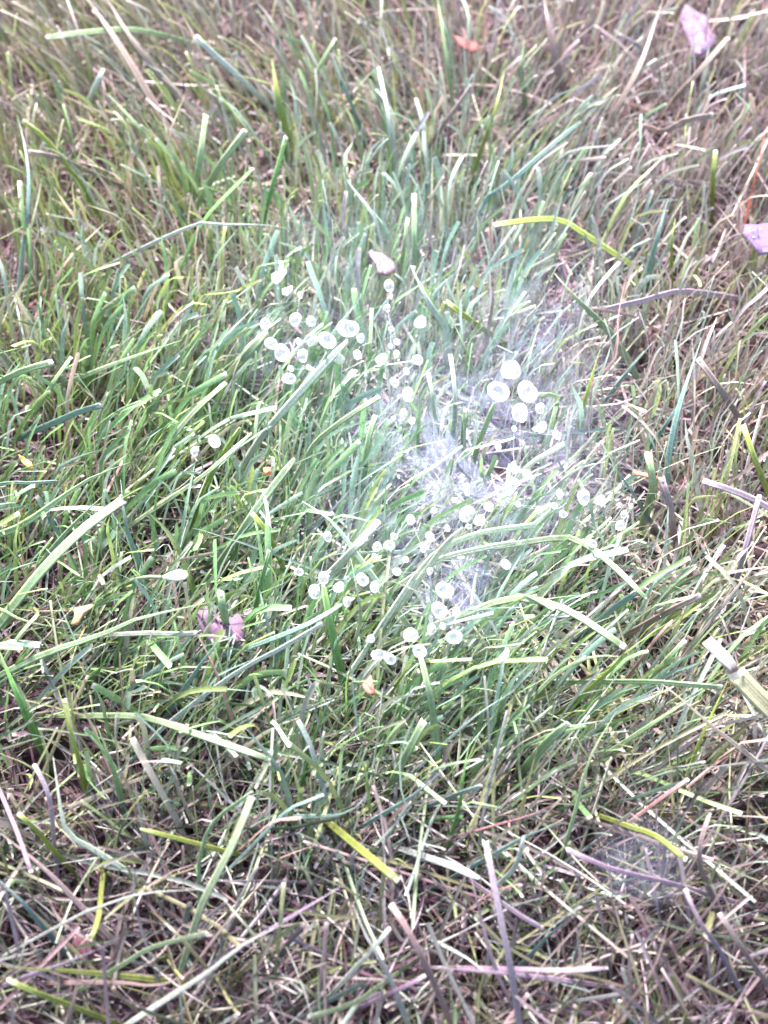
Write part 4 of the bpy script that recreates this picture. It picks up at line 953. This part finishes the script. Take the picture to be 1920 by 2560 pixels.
# ------------------------------------------------------------------ spider webs
def tube(paths, rad, k=3):
    """paths list of (n,3) arrays -> thin tubes."""
    V, F = [], []; o = 0
    for P in paths:
        T = norm(np.gradient(P, axis=0))
        a = np.cross(T, [0.3, .2, .93]); a = norm(a); b = np.cross(T, a)
        rr = rad if np.isscalar(rad) else rad[len(V) % len(rad)]
        for j in range(k):
            pass
        ring = np.stack([P + (a * math.cos(6.2832 * j / k) + b * math.sin(6.2832 * j / k)) * rr for j in range(k)], 1)
        n = len(P)
        V.append(ring.reshape(-1, 3))
        i = (np.arange(n - 1)[:, None] * k + np.arange(k)[None]).reshape(-1, 1) + o
        jn = (np.arange(n - 1)[:, None] * k + (np.arange(k)[None] + 1) % k).reshape(-1, 1) + o
        F.append(np.concatenate([i, jn, jn + k, i + k], 1)); o += n * k
    return np.concatenate(V), np.concatenate(F)

HOLE = at(1245, 1165, .024)
# how thick the silk lies over the turf (photo px, px, spread x, spread y, density)
SILK = [(1160, 1120, 120, 130, 1.0), (1300, 1010, 120, 130, .55), (1310, 830, 100, 120, .38), (1060, 1060, 120, 140, .55),
        (1200, 640, 170, 130, .10), (950, 650, 200, 160, .14), (1010, 1230, 120, 90, .45), (1140, 1440, 60, 70, .75),
        (1380, 1200, 90, 90, .35), (760, 830, 130, 90, .22), (1250, 480, 130, 90, .05), (1120, 1350, 130, 60, .4),
        (900, 1330, 90, 80, .2), (1450, 760, 110, 120, .07), (1000, 880, 150, 130, .25)]
def silk_density(px, py):
    d = 0
    for x, y, sx, sy, a in SILK:
        d = np.maximum(d, a * np.exp(-((px - x) ** 2 / (2 * sx * sx) + (py - y) ** 2 / (2 * sy * sy)) * .9))
    return d

def sheet_z(X, Y):
    dx, dy = X - HOLE[0], Y - HOLE[1]
    r = np.sqrt(dx * dx + dy * dy)
    z = .0325 - .0090 * np.exp(-(r / .011) ** 2) - .004 * np.exp(-(r / .03) ** 2)
    return z

def build_web():
    root = bpy.data.objects.new('spider_web', None); COL.objects.link(root); root.location = HOLE
    tag(root, 'large white funnel web stretched over the grass around a dark hole', 'spider web')
    h = np.array(HOLE)
    # draped sheet
    nx, ny = 170, 190
    xs = np.linspace(-.06, .085, nx); ys = np.linspace(-.05, .125, ny)
    XX, YY = np.meshgrid(xs, ys)
    ZZ = sheet_z(XX, YY)
    nzv = np.array([[mnoise.noise((x * 130, y * 130, 4)) * .0022 + mnoise.noise((x * 420, y * 420, 2)) * .0007 for x in xs] for y in ys])
    ZZ = ZZ + nzv
    px, py = ground_px(XX.ravel(), YY.ravel(), .034)
    dn = silk_density(px, py)
    rr = np.hypot(XX.ravel() - h[0], YY.ravel() - h[1])
    dn = dn * np.clip((rr - .0026) / .0015, 0, 1)
    V = np.stack([XX.ravel(), YY.ravel(), ZZ.ravel()], 1)
    i = (np.arange(ny - 1)[:, None] * nx + np.arange(nx - 1)[None]).reshape(-1, 1)
    F = i + np.array([0, 1, nx + 1, nx])
    keep = (dn[F].max(1) > .03) & (rr[F].min(1) > .0029)
    F = F[keep]
    used = np.unique(F); mp = -np.ones(len(V), int); mp[used] = np.arange(len(used))
    C = np.repeat(np.clip(dn[used] * SHEET_A, 0, 1)[:, None], 3, 1)
    me = mesh_from('silk_sheet', V[used] - h, mp[F], C, M_SHEET)
    link('silk_sheet', me, parent=root)
    # funnel going down into the turf
    nu, nv = 28, 12
    V, C = [], []
    for j in range(nv):
        t = j / (nv - 1)
        for k in range(nu):
            a = 6.2832 * k / nu
            rad = (.0030 + .0032 * (1 - t) ** 3) * (1 + .12 * math.sin(3 * a + 1) + .08 * math.sin(5 * a))
            V.append((rad * math.cos(a) + .002 * t, rad * math.sin(a) * .9 + .003 * t, .0005 + .0015 * (1 - t) - t * .014 + .0004 * math.sin(5 * a + j)))
            C.append([.30 * (1 - t) * t * 2.5 * (.6 + .4 * math.sin(3 * a))] * 3)
    F = [(j * nu + k, j * nu + (k + 1) % nu, (j + 1) * nu + (k + 1) % nu, (j + 1) * nu + k) for j in range(nv - 1) for k in range(nu)]
    link('funnel', mesh_from('funnel', V, F, np.array(C), M_SHEET), parent=root)
    # threads
    r = np.random.default_rng(55)
    def thread(a, b, n=7, sag=.0008):
        t = np.linspace(0, 1, n)[:, None]
        P = a + (b - a) * t
        P[:, 2] -= np.sin(t[:, 0] * math.pi) * sag
        return P
    paths = []
    tries = 0
    while len(paths) < N_THREADS and tries < 60000:
        tries += 1
        x = r.uniform(-.06, .08); y = r.uniform(-.06, .12)
        p_, q_ = ground_px(np.array([x]), np.array([y]), .034)
        if r.random() > silk_density(p_, q_)[0] ** .8: continue
        # mostly radiating from the hole, the rest criss-cross
        d = np.array([x - h[0], y - h[1]]); ang = math.atan2(d[1], d[0])
        ang += r.normal(0, .35) if r.random() < .55 else r.uniform(0, 3.14)
        L = r.uniform(.004, .02)
        a = np.array([x - math.cos(ang) * L / 2, y - math.sin(ang) * L / 2]); b = np.array([x + math.cos(ang) * L / 2, y + math.sin(ang) * L / 2])
        if min(np.hypot(*(a - h[:2])), np.hypot(*(b - h[:2])), np.hypot(x - h[0], y - h[1])) < .004: continue
        za = sheet_z(a[0], a[1]) + r.normal(.0005, .0018); zb = sheet_z(b[0], b[1]) + r.normal(.0005, .0018)
        paths.append(thread(np.array([*a, za]), np.array([*b, zb]), 5, r.uniform(0, .0008)))
    V, F = tube(paths, .000011)
    o = link('fine_threads', mesh_from('fine_threads', V - h, F, mat=M_SILK), parent=root)
    tag(o, kind='stuff')
    # stouter guy threads from drop to drop, each a part
    k = 0
    D = [d for d in DROPS]
    for i, d in enumerate(D):
        near = sorted([(np.linalg.norm(d['p'] - e['p']), j) for j, e in enumerate(D) if j > i])[:2]
        for dist, j in near:
            if dist < .014 and r.random() < .6 and k < 70:
                P = thread(d['p'], D[j]['p'], 7, .0006)
                V, F = tube([P], .000028, 4)
                link('thread', mesh_from('thread', V - h, F, mat=M_SILK), parent=root); k += 1
    return root
SHEET_A = .37
N_THREADS = 480
build_web()

def small_web(px, py, rad, z, label, seed, dens=.5, n=260):
    c = at(px, py, z); r = np.random.default_rng(seed)
    root = bpy.data.objects.new('spider_web', None); COL.objects.link(root); root.location = c
    tag(root, label, 'spider web')
    g = 26; xs = np.linspace(-1, 1, g)
    V, C = [], []
    for y in xs:
        for x in xs:
            V.append((x * rad, y * rad, mnoise.noise((x * 2, y * 2, seed)) * .002))
            C.append([dens * max(0, 1 - (x * x + y * y)) ] * 3)
    F = [(j * g + i, j * g + i + 1, (j + 1) * g + i + 1, (j + 1) * g + i) for j in range(g - 1) for i in range(g - 1)]
    link('silk_sheet', mesh_from('silk_sheet', V, F, np.array(C), M_SHEET), parent=root)
    paths = []
    for _ in range(n):
        a = r.normal(0, rad * .5, 2); ang = r.uniform(0, 3.14); L = r.uniform(.3, 1.1) * rad
        u = np.array([math.cos(ang), math.sin(ang)]) * L / 2
        paths.append(np.array([[*(a - u), r.normal(0, .0012)], [*a, r.normal(0, .0008)], [*(a + u), r.normal(0, .0012)]]))
    V, F = tube(paths, .000015)
    o = link('fine_threads', mesh_from('fine_threads', V, F, mat=M_SILK), parent=root); tag(o, kind='stuff')
small_web(1610, 2150, .014, .027, 'small patch of lilac-white silk over the matted grass at the lower right', 3, .09, 10)
#small_web(600, 1235, .008, .033, 'tiny scrap of web left of centre, near the orange seed', 5, .14, 40)
#small_web(660, 2370, .007, .033, 'tiny scrap of lilac silk at the bottom, left of the whitish pointed blade', 8, .15, 60)

# countless specks of mist caught on the silk
def specks():
    r = np.random.default_rng(77)
    ph = (1 + 5 ** .5) / 2
    iv = norm(np.array([(-1, ph, 0), (1, ph, 0), (-1, -ph, 0), (1, -ph, 0), (0, -1, ph), (0, 1, ph), (0, -1, -ph), (0, 1, -ph), (ph, 0, -1), (ph, 0, 1), (-ph, 0, -1), (-ph, 0, 1)], float))
    fi = np.array([(0, 11, 5), (0, 5, 1), (0, 1, 7), (0, 7, 10), (0, 10, 11), (1, 5, 9), (5, 11, 4), (11, 10, 2), (10, 7, 6), (7, 1, 8), (3, 9, 4), (3, 4, 2), (3, 2, 6), (3, 6, 8), (3, 8, 9), (4, 9, 5), (2, 4, 11), (6, 2, 10), (8, 6, 7), (9, 8, 1)])
    V, F = [], []; n = 0; tries = 0
    while n < 1100 and tries < 40000:
        tries += 1
        x = r.uniform(-.07, .075); y = r.uniform(-.06, .10)
        p_, q_ = ground_px(np.array([x]), np.array([y]), .034)
        if r.random() > silk_density(p_, q_)[0] + .02: continue
        if math.hypot(x - HOLE[0], y - HOLE[1]) < .005: continue
        rad = r.uniform(.00005, .00013) if r.random() < .9 else r.uniform(.00014, .00024)
        c = np.array([x, y, sheet_z(x, y) + r.normal(.0005, .002)])
        V.append(iv * rad + c); F.append(fi + 12 * n); n += 1
    me = mesh_from('mist_specks', np.concatenate(V), np.concatenate(F), mat=M_DROP_SMALL)
    tag(link('mist_specks', me), 'fine specks of dew sparkling all over the silk', kind='stuff')
specks()

# ------------------------------------------------------------------ fallen leaves, petals and seeds
def flat_leaf(name, key, outline_px, z, thick, col, label, cat, bend=.002, vein=False, tilt=0.0, mat=None):
    """outline traced in the photo, laid at its own height as a thin curved solid"""
    pp = pts(key, outline_px)
    P = np.array([at(x, y, z) for x, y in pp])
    c = P.mean(0)
    n = len(P)
    rings = []
    for f in (1.0, .66, .33):
        R = c + (P - c) * f
        R[:, 2] = c[2] + .45 * bend * (1 - f * f) + tilt * (R[:, 0] - c[0]) + bend * .5 * np.sin(np.arange(n) * 2.1 + f * 3) * (.4 + .6 * f)
        rings.append(R)
    top = np.concatenate(rings + [np.array([[c[0], c[1], c[2] + bend * .2]])])
    bot = top - np.array([0, 0, thick])
    V = np.concatenate([top, bot]) - c
    F = []; m = len(top)
    for lv in range(2):
        for j in range(n):
            k = (j + 1) % n
            F.append((lv * n + j, lv * n + k, (lv + 1) * n + k, (lv + 1) * n + j))
            F.append((m + lv * n + k, m + lv * n + j, m + (lv + 1) * n + j, m + (lv + 1) * n + k))
    for j in range(n):
        k = (j + 1) % n
        F.append((2 * n + j, 2 * n + k, 3 * n, 3 * n)); F.append((m + 2 * n + k, m + 2 * n + j, m + 3 * n, m + 3 * n))
        F.append((k, j, m + j, m + k))
    r = np.random.default_rng(len(label))
    C = np.array(col)[None] * r.uniform(.8, 1.2, (len(V), 1))
    me = mesh_from(name, V, F, C, mat or M_DRY)
    o = bpy.data.objects.new(name, None); COL.objects.link(o); o.location = c
    tag(o, label, cat)
    link('leaf_blade', me, parent=o)
    if vein:
        a, b = P[0] - c, P[n // 2] - c
        t = np.linspace(0, 1, 8)[:, None]
        Q = a + (b - a) * t; Q[:, 2] = bend * np.sin(t[:, 0] * math.pi) * .9 + tilt * Q[:, 0] + .0001
        Vv, Fv = tube([Q], .00012, 5)
        link('midrib', mesh_from('midrib', Vv, Fv, np.repeat(np.array([[.3, .2, .22]]), len(Vv), 0), M_DRY), parent=o)
    return o

flat_leaf('fallen_leaf', 'E', '1190,640 1250,610 1290,640 1310,740 1420,670 1450,740 1440,830 1390,850 1310,830 1250,850 1190,760 1165,690', 0.0310, .0002, (.15, .09, .135), 'purple fallen leaf lying in the grass at the left, below the middle', 'leaf', .0015, True)
flat_leaf('fallen_leaf', 'C', '1150,20 1230,60 1290,130 1300,200 1340,240 1330,290 1250,350 1200,300 1150,220 1130,140 1110,80', 0.0300, .0002, (.15, .10, .16), 'large pale purple fallen leaf near the top right corner', 'leaf', .003, True, .2)
flat_leaf('fallen_leaf', 'C', '1510,1390 1600,1375 1700,1380 1700,1570 1610,1560 1540,1500 1500,1440', 0.0336, .0002, (.13, .09, .18), 'bluish purple fallen leaf at the right edge above the middle', 'leaf', .002, False)
flat_leaf('clover_leaf', 'E', '950,455 1000,425 1060,412 1105,420 1118,440 1100,472 1040,482 985,470', 0.0444, .00025, (.30, .36, .27), 'small pale rounded green leaf in the left part, above the purple leaf', 'leaf', .0007, False, 0, M_BLADE_LEAF)
flat_leaf('petal', 'K', '255,700 290,690 300,730 290,770 320,750 325,780 290,830 250,865 222,840 220,795 260,780 275,740', 0.0408, .0002, (.45, .40, .42), 'white pinkish petal-like flake above the upper left drops', 'petal', .0008, False)
flat_leaf('petal', 'K', '290,890 330,875 360,870 362,900 330,940 295,930', 0.0384, .0002, (.62, .68, .72), 'small bluish white flake right under the white petal', 'petal', .0005, False)
flat_leaf('petal', 'O', '290,1490 330,1440 355,1420 372,1440 370,1475 340,1510 310,1530', 0.0408, .00025, (.6, .5, .52), 'white pink-edged flake right below the lower drops', 'petal', .0008, False)
flat_leaf('bark_flake', 'M', '845,860 885,805 905,800 925,870 935,915 900,935 865,910', 0.0372, .0003, (.45, .17, .11), 'orange red-edged flake in the grass below the lower drops', 'flake', .0014, False)
flat_leaf('seed', 'L', '575,470 610,455 635,475 630,500 600,512 578,500', 0.0336, .0006, (.75, .25, .12), 'small bright orange seed left of the web', 'seed', .0009, False)
flat_leaf('seed', 'D', '110,1270 150,1290 185,1320 200,1350 170,1350 130,1320', 0.0312, .0005, (.70, .40, .10), 'yellow-orange seed husk near the left edge', 'seed', .0008, False)
flat_leaf('bark_flake', 'B', '1230,225 1300,235 1380,270 1420,310 1350,330 1270,290', 0.0264, .0004, (.25, .08, .07), 'reddish dry flake under the grass at the top right of centre', 'flake', .001, False)
flat_leaf('dry_flower', 'K', '880,640 920,600 940,640 990,650 1060,690 1080,760 1020,800 990,780 950,790 940,720', 0.0360, .0002, (.22, .15, .18), 'pink dried flower scrap above the pinkish pear-shaped drop', 'flower', .0015, False)
flat_leaf('bark_flake', 'I', '725,1450 790,1460 850,1480 905,1500 900,1515 840,1510 780,1490 735,1480', 0.0336, .0003, (.4, .14, .09), 'orange red sliver in the right part, beside the thick green stub', 'flake', .0006, False)
flat_leaf('bark_flake', 'F', '430,1080 480,1000 520,1060 560,1150 500,1165 440,1140', 0.0168, .0003, (.10, .035, .05), 'dark maroon leaf scrap sunk in the grass at the bottom left', 'leaf', .001, False)
flat_leaf('bark_flake', 'E', '440,640 540,610 560,630 500,670 460,730 420,740 440,690', 0.0360, .0004, (.45, .27, .14), 'curled brown husk at the left, below the small rounded leaf', 'husk', .0012, False)
# round pale leaf's stalk belongs to it
lf = [o for o in bpy.data.objects if o.name.startswith('clover_leaf')][0]
sp = [at(x, y, z) for (x, y), z in zip(pts('E', '745,500 800,470 880,455 955,458'), (.024, .038, .0435, .0444))]
Vs, Fs = tube([smooth_path(sp, 10) - np.array(lf.location)], .0005, 6)
link('stalk', mesh_from('stalk', Vs, Fs, np.repeat(np.array([PAL['P']]), len(Vs), 0), M_BLADE_LEAF), parent=lf)

# broad dead stalk at the right edge: two sheaths with a node between
def dead_stalk():
    P = smooth_path(np.array([at(x, y, z) for (x, y), z in zip(pts('J', '1860,1900 1640,1700 1440,1490 1400,1420 1230,1250'), (.028, .034, .039, .041, .043))]), 16)
    c = P[0].copy()
    root = bpy.data.objects.new('dead_stalk', None); COL.objects.link(root); root.location = c
    tag(root, 'broad whitish dead grass stalk with a joint, at the right edge below the middle', 'stalk')
    for nm, a, b, w, col in (('lower_sheath', 0, 11, 52, (.27, .27, .16)), ('upper_sheath', 10, 16, 36, (.42, .38, .34))):
        me, *_ = hero_mesh(nm, P[a:b], w, col, 'c', 40 + a)
        co = np.empty(len(me.vertices) * 3, np.float32); me.vertices.foreach_get('co', co)
        me.vertices.foreach_set('co', (co.reshape(-1, 3) - c).astype(np.float32).ravel()); me.update()
        link(nm, me, parent=root)
    q = P[10] - c
    Vn, Fn = tube([np.array([q - (P[11] - P[10]) * .4, q, q + (P[11] - P[10]) * .5])], .0021, 8)
    link('node', mesh_from('node', Vn, Fn, np.repeat(np.array([[.45, .41, .35]]), len(Vn), 0), M_DRY), parent=root)
dead_stalk()
